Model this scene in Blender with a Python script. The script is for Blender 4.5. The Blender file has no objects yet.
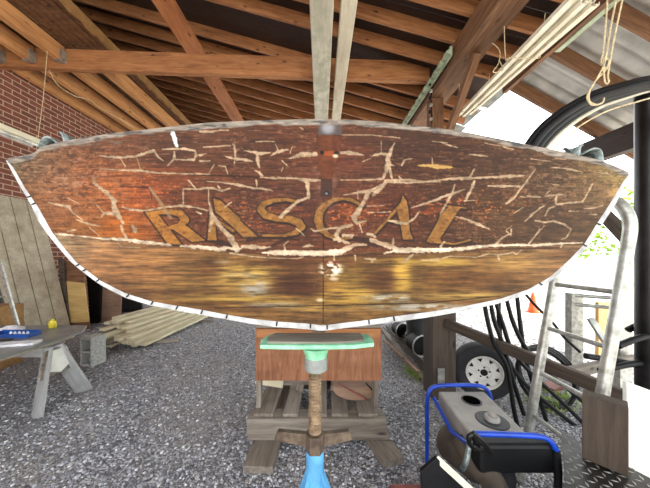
import bpy, bmesh, math, random
import numpy as np
from mathutils import Vector, Matrix, Quaternion
random.seed(7); rng=np.random.default_rng(5)
R=math.radians
scene=bpy.context.scene; col=scene.collection
# ------------------------------------------------------------------ camera
F=250.0; CAM=Vector((0,0,1.5))
cd=bpy.data.cameras.new('camera'); cam=bpy.data.objects.new('camera',cd); col.objects.link(cam)
cd.sensor_width=36; cd.lens=36*F/650; cd.clip_start=0.02; cd.clip_end=400
cam.location=CAM; cam.rotation_euler=(R(90),0,0); cd.shift_x=4/650; cd.shift_y=11/650; scene.camera=cam
CR=cam.rotation_euler.to_matrix()
def ray(px,py): return Vector(((px-321)/F,1,-(py-255)/F))
def at(px,py,D):
    d=ray(px,py); return CAM+d*(D/d.y)
def atz(px,py,z):
    d=ray(px,py); return CAM+d*((z-CAM.z)/d.z)
# ------------------------------------------------------------------ materials
def s2l(c):
    return tuple(((v/255)/12.92 if v/255<=.04045 else ((v/255+.055)/1.055)**2.4) for v in c)
def rgba(c): return s2l(c)+(1,)
class NT:
    def __init__(s,name):
        s.m=bpy.data.materials.new(name); s.m.use_nodes=True; s.t=s.m.node_tree
        s.b=s.t.nodes['Principled BSDF']; s.L=s.t.links.new
    def n(s,ty,**k):
        nd=s.t.nodes.new(ty)
        for a,v in k.items():
            if a in nd.inputs: nd.inputs[a].default_value=v
            else: setattr(nd,a,v)
        return nd
    def coord(s,scale=(1,1,1),rnd=True,kind='Object'):
        tc=s.n('ShaderNodeTexCoord'); mp=s.n('ShaderNodeMapping'); mp.inputs['Scale'].default_value=scale
        s.L(tc.outputs[kind],mp.inputs['Vector'])
        if rnd:
            oi=s.n('ShaderNodeObjectInfo'); mu=s.n('ShaderNodeMath',operation='MULTIPLY'); mu.inputs[1].default_value=37
            s.L(oi.outputs['Random'],mu.inputs[0]); s.L(mu.outputs[0],mp.inputs['Location'])
        return mp.outputs[0]
    def noise(s,vec,scale,detail=4,rough=.6,dist=0):
        nd=s.n('ShaderNodeTexNoise'); nd.inputs['Scale'].default_value=scale; nd.inputs['Detail'].default_value=detail
        nd.inputs['Roughness'].default_value=rough; nd.inputs['Distortion'].default_value=dist
        s.L(vec,nd.inputs['Vector']); return nd.outputs['Fac']
    def ramp(s,f,stops):
        r=s.n('ShaderNodeValToRGB'); e=r.color_ramp.elements
        while len(e)<len(stops): e.new(.5)
        for i,(p,c) in enumerate(stops): e[i].position=p; e[i].color=rgba(c) if len(c)==3 else c
        s.L(f,r.inputs[0]); return r.outputs[0]
    def mix(s,f,a,b,mode='MIX'):
        m=s.n('ShaderNodeMix',data_type='RGBA',blend_type=mode)
        for i,v in ((0,f),(6,a),(7,b)):
            if isinstance(v,(int,float)): m.inputs[i].default_value=v
            elif isinstance(v,tuple): m.inputs[i].default_value=v
            else: s.L(v,m.inputs[i])
        return m.outputs[2]
    def bump(s,h,st=.3,d=.01):
        b=s.n('ShaderNodeBump'); b.inputs['Strength'].default_value=st; b.inputs['Distance'].default_value=d
        s.L(h,b.inputs['Height']); s.L(b.outputs[0],s.b.inputs['Normal'])
    def base(s,c):
        if isinstance(c,tuple): s.b.inputs['Base Color'].default_value=c
        else: s.L(c,s.b.inputs['Base Color'])
def wood(name,c1,c2,c3,rough=.75,knots=True,grain=1.0,dirt=None,sc=(1.2,14,14),dist=.6):
    t=NT(name); v=t.coord(sc); n1=t.noise(v,2.2*grain,6,.65,dist)
    c=t.ramp(n1,[(.28,c1),(.5,c2),(.72,c3)])
    v2=t.coord((.6,2,2)); n2=t.noise(v2,2.5,3)
    c=t.mix(n2,c,t.mix(1.0,c,rgba((150,130,120)),'MULTIPLY'))
    if knots:
        v3=t.coord((3,7,7)); vo=t.n('ShaderNodeTexVoronoi'); vo.inputs['Scale'].default_value=1.1; t.L(v3,vo.inputs['Vector'])
        k=t.ramp(vo.outputs['Distance'],[(.06,(255,255,255)),(.17,(0,0,0))])
        c=t.mix(k,c,rgba(tuple(int(x*.45) for x in c1)))
    if dirt:
        n4=t.noise(t.coord((1,1,1)),5,6); k=t.ramp(n4,[(.45,(0,0,0)),(.65,(255,255,255))]); c=t.mix(k,c,rgba(dirt))
    t.base(c); t.b.inputs['Roughness'].default_value=rough; t.bump(n1,.25,.004); return t.m
def plain(name,c,rough=.5,metal=0,var=.25,scale=8,bump=.1,c2=None):
    t=NT(name); v=t.coord((1,1,1)); n=t.noise(v,scale,6,.65)
    d=c2 if c2 else tuple(int(x*(1-var)) for x in c)
    t.base(t.ramp(n,[(.38,d),(.62,c)])); t.b.inputs['Roughness'].default_value=rough; t.b.inputs['Metallic'].default_value=metal
    if bump: t.bump(n,bump,.003)
    return t.m
M={}
M['joist']=wood('joist_wood',(212,140,78),(236,174,112),(244,196,140))
M['rafter']=wood('rafter_wood',(142,92,54),(184,126,78),(208,152,100))
M['beam']=wood('crossbeam_wood',(150,96,54),(190,130,80),(212,156,104))
M['darkbeam']=wood('dark_beam_wood',(92,62,40),(136,96,64),(168,124,84))
M['brace']=wood('brace_wood',(170,104,60),(198,130,80),(212,148,96))
M['ochre']=wood('ochre_edge',(150,110,62),(176,134,80),(190,150,96),knots=False)
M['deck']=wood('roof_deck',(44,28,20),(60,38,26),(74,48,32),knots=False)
M['painted']=wood('painted_plank',(206,206,186),(228,228,210),(240,240,226),knots=False,dirt=(160,160,140))
M['painted2']=wood('cream_plank',(222,216,188),(240,236,212),(248,246,230),knots=False)
M['lumber']=wood('new_lumber',(234,224,184),(245,238,204),(250,246,222),knots=False)
M['eave']=wood('eave_beam_wood',(40,28,22),(56,42,34),(70,54,44))
M['weather']=wood('weathered_wood',(118,110,100),(156,148,136),(186,178,164))
M['dkweather']=wood('dark_weathered',(66,56,48),(90,78,66),(112,98,84))
M['ply']=wood('plywood',(138,82,56),(172,108,76),(190,130,96),knots=True,grain=.8)
M['plyv']=wood('plywood_upright',(132,82,54),(176,120,84),(202,150,110),knots=False,sc=(7,7,.9),dist=2.2)
M['yply']=wood('yellow_plywood',(222,182,108),(238,202,130),(244,214,150),knots=False)
M['pink']=wood('pale_board',(150,120,98),(172,140,116),(188,156,132))
M['siding']=wood('siding_grey',(180,170,150),(202,192,170),(216,206,186),knots=False)
M['wsaw']=wood('sawhorse_paint',(170,178,180),(196,202,204),(216,220,220),knots=False,dirt=(150,150,146))
M['black']=plain('black_plastic',(24,24,26),.5); M['black'].node_tree.nodes['Principled BSDF'].inputs['Specular IOR Level'].default_value=.25
M['void']=plain('dark_inside',(8,8,8),1); M['void'].node_tree.nodes['Principled BSDF'].inputs['Specular IOR Level'].default_value=0
M['steelblk']=plain('black_steel',(40,38,38),.35,.4,c2=(24,23,23))
M['alu']=plain('aluminium',(196,196,190),.35,.6,c2=(150,150,142),scale=20)
M['white']=plain('white_paint',(240,238,230),.5,var=.08)
M['lampwhite']=plain('lamp_housing',(252,246,222),.5,var=.03)
M['vinyl']=plain('vinyl_trim',(232,226,208),.5,c2=(206,198,176),scale=4)
M['green']=plain('mint_paint',(150,214,172),.5,c2=(118,184,144),scale=25)
M['palegreen']=plain('pale_green_paint',(176,190,160),.6,c2=(140,152,126))
M['blue']=plain('light_blue_paint',(96,168,214),.5,c2=(74,138,184),scale=10)
M['blue2']=plain('blue_tube_paint',(24,72,190),.3,c2=(18,58,160))
M['rust']=plain('rusty_steel',(158,134,106),.6,.3,c2=(104,84,64),scale=30,bump=.5)
M['rust2']=plain('dark_rusty_steel',(112,96,80),.7,.3,c2=(72,58,48),scale=30,bump=.5)
M['rubber']=plain('tyre_rubber',(46,46,48),.75)
M['grey']=plain('grey_plastic',(160,156,150),.55,c2=(140,136,130),scale=5)
M['concrete']=plain('concrete',(186,186,180),.9,c2=(150,150,146),scale=30,bump=.6)
M['tabletop']=plain('table_sheet',(132,132,130),.35,c2=(106,108,108),scale=3)
M['yellow']=plain('yellow_plastic',(236,214,50),.5)
M['paper']=plain('white_cloth',(240,240,244),.8)
M['bluecloth']=plain('blue_tray_plastic',(30,84,170),.4)
M['rope']=plain('rope_fibre',(222,202,160),.8,scale=60,bump=.5)
M['orange']=plain('orange_plastic',(230,96,40),.5)
M['redm']=plain('faded_red',(150,78,70),.6)
M['brown']=plain('brown_drum',(96,86,74),.6,c2=(66,58,50))
M['dark']=plain('dark_grey',(60,62,64),.5)
M['chock']=plain('weathered_bronze',(160,170,168),.5,.5,c2=(84,96,96),scale=30)
M['graypaint']=plain('grey_steel_cap',(150,154,150),.6,.2)
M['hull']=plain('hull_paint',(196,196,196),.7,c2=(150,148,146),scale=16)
M['glass']=plain('lamp_tube',(244,244,240),.3)
M['bark']=plain('bark',(90,74,58),.9)
def corr():
    t=NT('corrugated_roof'); t.base((.42,.43,.42,1)); t.b.inputs['Roughness'].default_value=.45; t.b.inputs['Metallic'].default_value=.3
    n=t.noise(t.coord(),3); t.base(t.ramp(n,[(.3,(150,150,146)),(.7,(196,194,188))])); return t.m
M['corr']=corr()
def brick():
    t=NT('brick_wall'); tc=t.n('ShaderNodeTexCoord'); sp=t.n('ShaderNodeSeparateXYZ'); t.L(tc.outputs['Object'],sp.inputs[0])
    cb=t.n('ShaderNodeCombineXYZ'); t.L(sp.outputs['Y'],cb.inputs['X']); t.L(sp.outputs['Z'],cb.inputs['Y'])
    b=t.n('ShaderNodeTexBrick'); t.L(cb.outputs[0],b.inputs['Vector'])
    b.inputs['Scale'].default_value=1; b.inputs['Brick Width'].default_value=.26; b.inputs['Row Height'].default_value=.092
    b.inputs['Mortar Size'].default_value=.009; b.inputs['Mortar Smooth'].default_value=.1
    b.inputs['Color1'].default_value=rgba((122,66,52)); b.inputs['Color2'].default_value=rgba((98,54,46)); b.inputs['Mortar'].default_value=rgba((186,160,140))
    n=t.noise(t.coord(rnd=False),7,5); c=t.mix(t.ramp(n,[(.3,(0,0,0)),(.8,(160,160,160))]),b.outputs['Color'],rgba((150,100,80)))
    t.base(c); t.b.inputs['Roughness'].default_value=.9; inv=t.n('ShaderNodeInvert'); t.L(b.outputs['Fac'],inv.inputs['Color']); t.bump(inv.outputs[0],.6,.01); return t.m
M['brick']=brick()
def gravel(name,lo,mid,hi):
    t=NT(name); v=t.coord((1,1,1),rnd=False)
    dn=t.n('ShaderNodeTexNoise'); dn.inputs['Scale'].default_value=12; t.L(v,dn.inputs['Vector'])
    vv=t.mix(.06,v,dn.outputs['Color'])
    vo=t.n('ShaderNodeTexVoronoi'); vo.inputs['Scale'].default_value=52; t.L(vv,vo.inputs['Vector'])
    de=t.n('ShaderNodeTexVoronoi',feature='DISTANCE_TO_EDGE'); de.inputs['Scale'].default_value=52; t.L(vv,de.inputs['Vector'])
    sp=t.n('ShaderNodeSeparateColor'); t.L(vo.outputs['Color'],sp.inputs[0])
    c=t.ramp(sp.outputs[0],[(.0,lo),(.5,mid),(1,hi)])
    e=t.ramp(de.outputs['Distance'],[(.0,(0,0,0)),(.12,(255,255,255))])
    c=t.mix(e,rgba(tuple(int(x*.45) for x in lo)),c)
    n=t.noise(v,1.1,5); k=t.ramp(n,[(.42,(0,0,0)),(.62,(190,190,190))])
    c=t.mix(k,c,rgba((160,152,144)))
    t.base(c); t.b.inputs['Roughness'].default_value=.85; t.bump(e,.9,.02); return t.m
M['gravel']=gravel('gravel',(112,111,115),(164,164,170),(216,215,218))
def drive():
    t=NT('sunlit_drive'); n=t.noise(t.coord(rnd=False),20,6); t.base(t.ramp(n,[(.3,(180,174,164)),(.7,(216,210,200))])); t.b.inputs['Roughness'].default_value=.9; return t.m
M['drive']=drive()
def stone():
    t=NT('gravel_stones'); g=t.n('ShaderNodeNewGeometry')
    t.base(t.ramp(g.outputs['Random Per Island'],[(0,(86,86,92)),(.4,(146,147,154)),(.8,(190,191,198)),(1,(232,230,228))])); t.b.inputs['Roughness'].default_value=.85; return t.m
M['stone']=stone()
def leafm():
    t=NT('leaves'); g=t.n('ShaderNodeNewGeometry')
    t.base(t.ramp(g.outputs['Random Per Island'],[(0,(120,150,50)),(.5,(160,190,76)),(1,(200,216,120))])); t.b.inputs['Roughness'].default_value=.6
    return t.m
M['leaf']=leafm()
def grassm():
    t=NT('grass'); t.base(rgba((110,140,60))); return t.m
M['grass']=grassm()
def diamond():
    t=NT('diamond_plate'); t.b.inputs['Metallic'].default_value=.7; t.b.inputs['Roughness'].default_value=.4
    n=t.noise(t.coord(),9,5); t.base(t.ramp(n,[(.35,(44,42,40)),(.65,(74,72,70))])); return t.m
M['diamond']=diamond()
# ------------------------------------------------------------------ mesh helpers
WM={}
def link(name,me,mat,parent=None,mw=None,smooth=False):
    o=bpy.data.objects.new(name,me); col.objects.link(o)
    if mat: me.materials.append(mat)
    mw=mw or Matrix.Identity(4)
    if parent is not None:
        o.parent=parent; o.matrix_local=WM[parent.name].inverted()@mw
    else: o.matrix_local=mw
    WM[o.name]=mw
    if smooth:
        for p in me.polygons: p.use_smooth=True
    return o
def tag(o,label=None,cat=None,group=None,kind=None):
    if label: o['label']=label
    if cat: o['category']=cat
    if group: o['group']=group
    if kind: o['kind']=kind
    return o
def root(name,loc,label,cat,group=None):
    o=bpy.data.objects.new(name,None); col.objects.link(o); o.location=loc; o.empty_display_size=.1
    WM[o.name]=Matrix.Translation(loc); return tag(o,label,cat,group)
class MB:
    def __init__(s): s.v=[]; s.f=[]
    def add(s,vs,fs):
        k=len(s.v); s.v+= [tuple(v) for v in vs]; s.f+=[tuple(i+k for i in f) for f in fs]
    def box(s,c,d,m=None,rz=0):
        x,y,z=[a/2 for a in d]; vs=[Vector((sx*x,sy*y,sz*z)) for sx in(-1,1) for sy in(-1,1) for sz in(-1,1)]
        rm=Matrix.Rotation(rz,3,'Z') if rz else None
        vs=[(rm@v if rm else v) for v in vs]
        if m: vs=[m@v for v in vs]
        vs=[v+Vector(c) for v in vs]
        s.add(vs,[(0,1,3,2),(4,6,7,5),(0,4,5,1),(2,3,7,6),(0,2,6,4),(1,5,7,3)])
    def tube(s,pts,r,n=10,closed=False,cap=True):
        pts=[Vector(p) for p in pts]; N=len(pts); rr=r if isinstance(r,(list,tuple)) else [r]*N
        vs=[];fs=[]; up=None
        for i,p in enumerate(pts):
            if closed: t=(pts[(i+1)%N]-pts[i-1])
            else: t=pts[min(i+1,N-1)]-pts[max(i-1,0)]
            t.normalize()
            if up is None:
                up=Vector((0,0,1)) if abs(t.z)<.9 else Vector((1,0,0))
            u=(up-t*up.dot(t)).normalized(); w=t.cross(u); up=u
            for k in range(n):
                a=2*math.pi*k/n; vs.append(p+(u*math.cos(a)+w*math.sin(a))*rr[i])
        for i in range(N if closed else N-1):
            j=(i+1)%N
            for k in range(n): k2=(k+1)%n; fs.append((i*n+k,i*n+k2,j*n+k2,j*n+k))
        if cap and not closed: fs.append(tuple(range(n))[::-1]); fs.append(tuple((N-1)*n+k for k in range(n)))
        s.add(vs,fs)
    def prism(s,poly,vec):
        n=len(poly); vec=Vector(vec); vs=[Vector(p) for p in poly]+[Vector(p)+vec for p in poly]
        s.add(vs,[tuple(range(n))[::-1],tuple(range(n,2*n))]+[(i,(i+1)%n,n+(i+1)%n,n+i) for i in range(n)])
    def lathe(s,c,prof,axis=(0,0,1),n=32,cap=True):
        q=Vector((0,0,1)).rotation_difference(Vector(axis).normalized()); c=Vector(c); vs=[];fs=[]
        for (r,h) in prof:
            for k in range(n):
                a=2*math.pi*k/n; vs.append(c+q@Vector((r*math.cos(a),r*math.sin(a),h)))
        for i in range(len(prof)-1):
            for k in range(n): k2=(k+1)%n; fs.append((i*n+k,i*n+k2,(i+1)*n+k2,(i+1)*n+k))
        if cap: fs.append(tuple(range(n))[::-1]); fs.append(tuple((len(prof)-1)*n+k for k in range(n)))
        s.add(vs,fs)
    def build(s,name,mat,parent=None,smooth=False,bevel=0,mw=None):
        me=bpy.data.meshes.new(name); me.from_pydata(s.v,[],s.f)
        bm=bmesh.new(); bm.from_mesh(me); bmesh.ops.recalc_face_normals(bm,faces=bm.faces); bm.to_mesh(me); bm.free()
        o=link(name,me,mat,parent,mw,smooth)
        if smooth:
            try: me.set_sharp_from_angle(angle=R(40))
            except Exception: pass
        if bevel:
            b=o.modifiers.new('bevel','BEVEL'); b.width=bevel; b.segments=2; b.limit_method='ANGLE'
        return o
def frame(p0,p1,up=(0,0,1)):
    p0=Vector(p0);p1=Vector(p1); x=(p1-p0); L=x.length; x.normalize(); up=Vector(up)
    z=(up-x*up.dot(x)).normalized(); y=z.cross(x)
    m=Matrix((x,y,z)).transposed().to_4x4(); m.translation=p0; return m,L
def board(name,p0,p1,w,t,mat,parent=None,up=(0,0,1),bevel=.003,warp=0):
    """beam whose axis runs p0->p1; w across, t along up"""
    m,L=frame(p0,p1,up); b=MB(); n=8 if warp else 1
    for_ = [(-w/2,-t/2),(w/2,-t/2),(w/2,t/2),(-w/2,t/2)]
    vs=[];fs=[]
    for i in range(n+1):
        x=L*i/n; dy=warp*math.sin(math.pi*i/n)
        vs+=[(x,y+dy,z) for y,z in for_]
    for i in range(n):
        for k in range(4): k2=(k+1)%4; fs.append((i*4+k,i*4+k2,(i+1)*4+k2,(i+1)*4+k))
    fs.append((0,1,2,3)); fs.append(tuple(n*4+k for k in range(4)))
    b.add(vs,fs); return b.build(name,mat,parent,bevel=bevel,mw=m)
def cr(pts,n=8,closed=False):
    """catmull-rom through pts"""
    P=[Vector(p) for p in pts]; out=[]; N=len(P)
    rngi=range(N) if closed else range(N-1)
    for i in rngi:
        g=(lambda k:P[k%N]) if closed else (lambda k:P[max(0,min(N-1,k))])
        a,b,c,d=g(i-1),g(i),g(i+1),g(i+2)
        for k in range(n):
            t=k/n; out.append(.5*((2*b)+(c-a)*t+(2*a-5*b+4*c-d)*t*t+(3*b-a-3*c+d)*t**3))
    if not closed: out.append(P[-1])
    return out
Z=1.5
# ================================================================== SETTING
b=MB(); b.box((0,8,-.05),(44,44,.1)); tag(b.build('floor',M['gravel']),kind='structure')
b=MB(); b.box((17.6,8,.003),(26,44,.02)); tag(b.build('ground_outside',M['drive']),kind='structure')
b=MB(); b.box((-5.72,4.5,3.35),(.2,13,6.7)); tag(b.build('wall_left',M['brick']),kind='structure')
# low flat ceiling on the left, its boards running front to back, and the siding of the step
b=MB()
for i in range(34):
    x=-5.62+i*.0588; b.box((x+.03,4.9,Z+3.60+.02*(i%2)),(.05,13.8,.03))
b.box((-4.62,4.9,Z+3.66),(1.98,13.8,.03))
tag(b.build('ceiling_left',M['darkbeam']),kind='structure')
b=MB()
vs=[];fs=[]; y0=-4.0;k=0
poly=[]
N=150
for i in range(N+1):
    y=-2+13.8*i/N; poly.append((y, -.035*abs(math.sin(i*.9))*(1 if i%3 else .3)))
for i,(y,d) in enumerate(poly):
    vs+=[(-3.64,y,Z+3.54+d),(-3.61,y,Z+3.54+d),(-3.64,y,Z+3.68),(-3.61,y,Z+3.68)]
for i in range(N):
    a=i*4;c=a+4; fs+=[(a,a+1,c+1,c),(a+2,c+2,c+3,a+3),(a,c,c+2,a+2),(a+1,a+3,c+3,c+1)]
b.add(vs,fs); tag(b.build('trim_1',M['ochre']),kind='structure')
# main roof deck sloping down to the right
def HB(x): return 3.51-.28*x         # underside of rafters above the eye
b=MB()
RH=.2
x0,x1=-5.62,2.95
n=37
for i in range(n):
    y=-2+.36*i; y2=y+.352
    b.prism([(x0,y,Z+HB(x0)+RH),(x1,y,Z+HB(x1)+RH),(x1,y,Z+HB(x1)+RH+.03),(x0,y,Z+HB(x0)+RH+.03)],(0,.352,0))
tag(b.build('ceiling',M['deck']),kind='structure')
# right lean-to roofing, corrugated sheets, near part only
def HE(x): return HB(2.9)+.05-.56*(x-2.9)
b=MB(); vs=[];fs=[]
ys=np.arange(-2.0,4.2,.02); 
for y in ys:
    dz=.018*math.sin(2*math.pi*y/.19)
    vs+=[(2.85,y,Z+HE(2.85)+RH+dz),(5.3,y,Z+HE(5.3)+RH+dz),(2.85,y,Z+HE(2.85)+RH+dz+.004),(5.3,y,Z+HE(5.3)+RH+dz+.004)]
for i in range(len(ys)-1):
    a=4*i;c=a+4; fs+=[(a,a+1,c+1,c),(a+2,c+2,c+3,a+3)]
b.add(vs,fs); tag(b.build('ceiling_right',M['corr'],smooth=True),kind='structure')
# roofing sheet ends that stick out past the far eave
for i in range(7):
    y=4.25+i*.66
    b=MB(); b.prism([(2.8,y,Z+HB(2.8)+RH+.04),(3.24-.08*(i%2),y,Z+HB(3.24)+RH+.04),(3.24-.08*(i%2),y,Z+HB(3.24)+RH+.06),(2.8,y,Z+HB(2.8)+RH+.06)],(0,.6,0))
    tag(b.build('trim_%d'%(i+2),M['graypaint']),kind='structure')
# ---------------------------------------------------------- rafters
ordn=['first','second','third','fourth','fifth','sixth','seventh','eighth','ninth','tenth','eleventh','twelfth','thirteenth','fourteenth']
k=0
for i in range(5,28):
    y=.4*i-.07
    if abs(y-4.3)<.12: continue
    p0=Vector((-5.6,y,Z+HB(-5.6)+RH/2)); p1=Vector((2.95,y,Z+HB(2.95)+RH/2))
    o=board('rafter',p0,p1,.045,RH*.96,M['rafter'],warp=random.uniform(-.01,.01))
    if i<11: lab='roof rafter nearer than the crossbeam, %s one in front of it counting back'%ordn[10-i]
    else: lab='dark roof rafter beyond the crossbeam, %s one behind it'%ordn[i-11] if i-11<14 else 'dark roof rafter far beyond the crossbeam, hidden behind the nearer ones'
    tag(o,lab,'rafter','roof rafters')
for i,(y,l) in enumerate(((1.95,'nearest'),(2.73,'second'),(3.33,'third'),(4.02,'farthest'))):
    p0=Vector((2.92,y,Z+HE(2.92)+RH/2)); p1=Vector((5.2,y,Z+HE(5.2)+RH/2))
    o=board('eave_rafter',p0,p1,.05,RH*.9,M['darkbeam']); tag(o,'brown rafter under the grey corrugated sheets at right, %s of these'%l,'rafter','rafters of the right eave')
# header under eave joint
tag(board('header_beam',(2.86,-1,Z+HB(2.86)-.09),(2.86,3.9,Z+HB(2.86)-.09),.06,.2,M['darkbeam']),'dark header beam running along the right roof edge behind the white trim bundle','beam')
tag(board('green_strip',(3.02,2.35,Z+HB(3.0)-.06),(3.02,3.2,Z+HB(3.0)-.06),.07,.03,M['palegreen']),'pale green strip beside the dark header beam under the right roof','board')
tag(board('eave_beam',(4.4,.6,Z+1.665),(4.4,4.2,Z+1.665),.15,.36,M['eave']),'heavy dark beam under the right eave behind the black column','beam')
# ---------------------------------------------------------- crossbeam, joists
cb0=Vector((-5.6,4.32,Z+3.40)); cb1=Vector((1.86,4.32,Z+3.14))
tag(board('crossbeam',cb0,cb1,.09,.34,M['beam'],up=(0,0,1)),'long wooden crossbeam spanning the ceiling from the brick wall','beam')
JX=[(-4.42,'rightmost',-3.9),(-4.94,'middle',-4.45),(-5.46,'leftmost',-4.98)]
for x,l,xb in JX:
    o=board('ceiling_joist',(x,-1.0,Z+3.41),(x,4.26,Z+3.41),.10,.26,M['joist']); tag(o,'orange ceiling joist nearer than the crossbeam, %s of three in a hanger'%l,'joist','joists of the left ceiling')
    o=board('ceiling_joist',(xb,4.38,Z+3.42),(xb,11.5,Z+3.42),.11,.26,M['joist']); tag(o,'orange ceiling joist beyond the crossbeam, %s of four'%{'rightmost':'second from the right','middle':'third from the right','leftmost':'leftmost'}[l] if l!='x' else '','joist','joists of the left ceiling')
    b=MB()
    b.box((x-.058,4.22,Z+3.37),(.012,.09,.2)); b.box((x+.058,4.22,Z+3.37),(.012,.09,.2)); b.box((x,4.22,Z+3.275),(.12,.09,.012)); b.box((x,4.268,Z+3.36),(.15,.006,.17))
    tag(b.build('joist_hanger',M['alu']),'galvanised hanger holding the %s ceiling joist to the crossbeam'%l,'joist hanger','joist hangers')
o=board('ceiling_joist',(-5.5,4.38,Z+3.42),(-5.5,11.5,Z+3.42),.10,.24,M['joist']); 
o['label']='orange ceiling joist beyond the crossbeam, tight against the brick wall'; o['category']='joist'; o['group']='joists of the left ceiling'
for o in list(col.objects):
    if o.name.startswith('ceiling_joist') and 'leftmost of four' in o.get('label',''): o['label']='orange ceiling joist beyond the crossbeam, second from the brick wall'
    if o.name.startswith('ceiling_joist') and 'third from' in o.get('label',''): o['label']='orange ceiling joist beyond the crossbeam, third from the brick wall'
    if o.name.startswith('ceiling_joist') and 'second from the right of four' in o.get('label',''): o['label']='orange ceiling joist beyond the crossbeam, the one farthest from the brick wall'
# joist passing over the crossbeam
tag(board('roof_tie',(-2.25,-.5,Z+3.64),(-2.25,9,Z+3.64),.30,.07,M['brace']),'flat orange board laid across the top of the crossbeam','board')
tag(board('main_beam',(2.01,.6,Z+2.80),(2.01,9.5,Z+2.80),.32,.30,M['darkbeam']),'thick dark beam under the rafters at right, lit on its underside','beam')
tag(board('roof_post',(1.96,4.3,0),(1.96,4.3,Z+2.64),.2,.2,M['darkbeam'],up=(0,1,0)),'dark square post under the thick beam at right','post')
tag(board('knee_brace',(2.03,3.25,Z+2.63),(2.03,4.18,Z+1.75),.09,.1,M['darkbeam'],up=(0,.7,.7)),'dark knee brace from the thick beam down to the post','brace')
# green notched batten
g=root('notched_batten',(1.74,3.5,Z+2.8),'pale green notched batten along the left side of the thick beam','batten')
board('strip',(1.80,3.45,Z+2.82),(1.80,5.7,Z+2.82),.03,.14,M['palegreen'],g)
for i in range(12):
    b=MB(); b.box((1.76,3.5+i*.18,Z+2.80),(.05,.1,.05)); b.build('cleat',M['palegreen'],g)
# pair of painted planks under the crossbeam
gp=root('painted_plank',(0,3,Z+3.02),'weathered grey-white plank overhead above the boat, left of the pair','plank','overhead plank pair')
b=MB(); b.box((0.015,2.85,Z+3.02),(.285,5.6,.14)); o=b.build('plank',M['painted'],None,bevel=.01)
bpy.data.objects.remove(gp); 
def ypl(x0,x1,lab,mt='painted'):
    m,L=frame((0,0,0),(0,1,0)); 
    o=board('painted_plank',((x0+x1)/2,.1,Z+3.01),((x0+x1)/2,5.7,Z+3.01),x1-x0,.15,M[mt],bevel=.012); tag(o,lab,'plank','overhead plank pair')
bpy.data.objects.remove(o)
ypl(-.135,.15,'wide weathered white plank overhead above the boat, left of the pair')
ypl(.235,.425,'narrow cream painted plank overhead above the boat, right of the pair','painted2')
kb=root('beaded_strap',(1.84,4.1,Z+2.2),'black strap with pale knobs hanging at the dark square post','strap')
b=MB(); b.tube([at(432,80,4.1),at(431,98,4.1),at(432,122,4.1)],.012,8); b.build('strap',M['black'],kb)
for k in range(6):
    p=at(430+ (k%2),84+7*k,4.07); b=MB(); b.lathe(p,[(.0,-.03),(.022,-.02),(.022,.02),(.0,.03)],n=10,cap=False); b.build('knob',M['alu'] if k%2 else M['black'],kb,smooth=True)
# ---------------------------------------------------------- vinyl trim bundle
for i,(dx,dz,w) in enumerate(((-.15,.02,.06),(-.085,.05,.06),(-.03,0,.05),(.03,.045,.06),(.09,.005,.05),(.14,.04,.05))):
    b=MB(); ya,yb=2.28+.015*i,4.12-.03*i
    for (cx,cz,ww,hh) in ((0,0,w,.006),(-w/2,.02,.006,.045),(w/2,.013,.006,.03),(-w/2+.01,.04,.02,.005)):
        q0=[(2.46+dx+cx+sx_*ww/2,ya,Z+2.32+dz+cz+sz_*hh/2) for sx_,sz_ in ((-1,-1),(1,-1),(1,1),(-1,1))]
        q1=[(2.33+dx*.62+(cx+sx_*ww/2)*.62,yb,Z+2.24+dz+cz+sz_*hh/2) for sx_,sz_ in ((-1,-1),(1,-1),(1,1),(-1,1))]
        b.add(q0+q1,[(0,1,2,3),(4,5,6,7),(0,1,5,4),(1,2,6,5),(2,3,7,6),(3,0,4,7)])
    tag(b.build('vinyl_trim',M['vinyl']),'cream vinyl trim channel in the bundle hanging at upper right, %s from its left side'%ordn[i],'trim channel','bundle of vinyl trim')
# hanging wire loops holding the bundle
def wire(name,pts,r,mat,lab,cat,n=6,grp=None): 
    b=MB(); b.tube(cr(pts,6),r,n); return tag(b.build(name,mat,smooth=True),lab,cat,grp)
wire('dangling_string',[(2.02,3.2,Z+2.75),at(478,35,3.2),at(498,48,3.1),at(499,62,3.1),at(493,72,3.1),at(503,70,3.1),at(499,60,3.1)],.006,M['rope'],'thin tan cord dangling beside the thick beam','cord')
for yy,l in ((2.9,'near'),(3.85,'far')):
    wire('bundle_strap',[(2.12,yy,Z+HB(2.1)+.02),(2.14,yy,Z+2.3),(2.2,yy,Z+2.29),(2.5,yy,Z+2.28),(2.55,yy,Z+2.36),(2.6,yy,Z+HB(2.6)+.02)],.005,M['rope'],'cord holding the %s end of the vinyl trim bundle'%l,'cord')
# ---------------------------------------------------------- fluorescent fixture + string
fx=root('fluorescent_light',(-4.62,3.6,Z+1.78),'white fluorescent strip light hanging by the brick wall','ceiling light')
b=MB(); b.prism([(-4.72,2.6,Z+1.79),(-4.52,2.6,Z+1.79),(-4.56,2.6,Z+1.88),(-4.68,2.6,Z+1.88)],(0,1.5,0)); b.build('housing',M['lampwhite'],fx,bevel=.004)
for dx in (-.05,.05):
    b=MB(); b.tube([(-4.62+dx,2.66,Z+1.765),(-4.62+dx,4.04,Z+1.765)],.018,12); b.build('lamp_tube',M['glass'],fx,smooth=True)
wire('lamp_string',[(-4.40,4.02,Z+3.29),(-4.46,4.02,Z+2.6),(-4.55,4.02,Z+1.885)],.004,M['rope'],'thin string by which the fluorescent light hangs','string')
wire('lamp_string',[(-4.45,2.7,Z+3.29),(-4.5,2.7,Z+2.6),(-4.58,2.7,Z+1.885)],.004,M['rope'],'string holding the near end of the fluorescent light','string')
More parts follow.
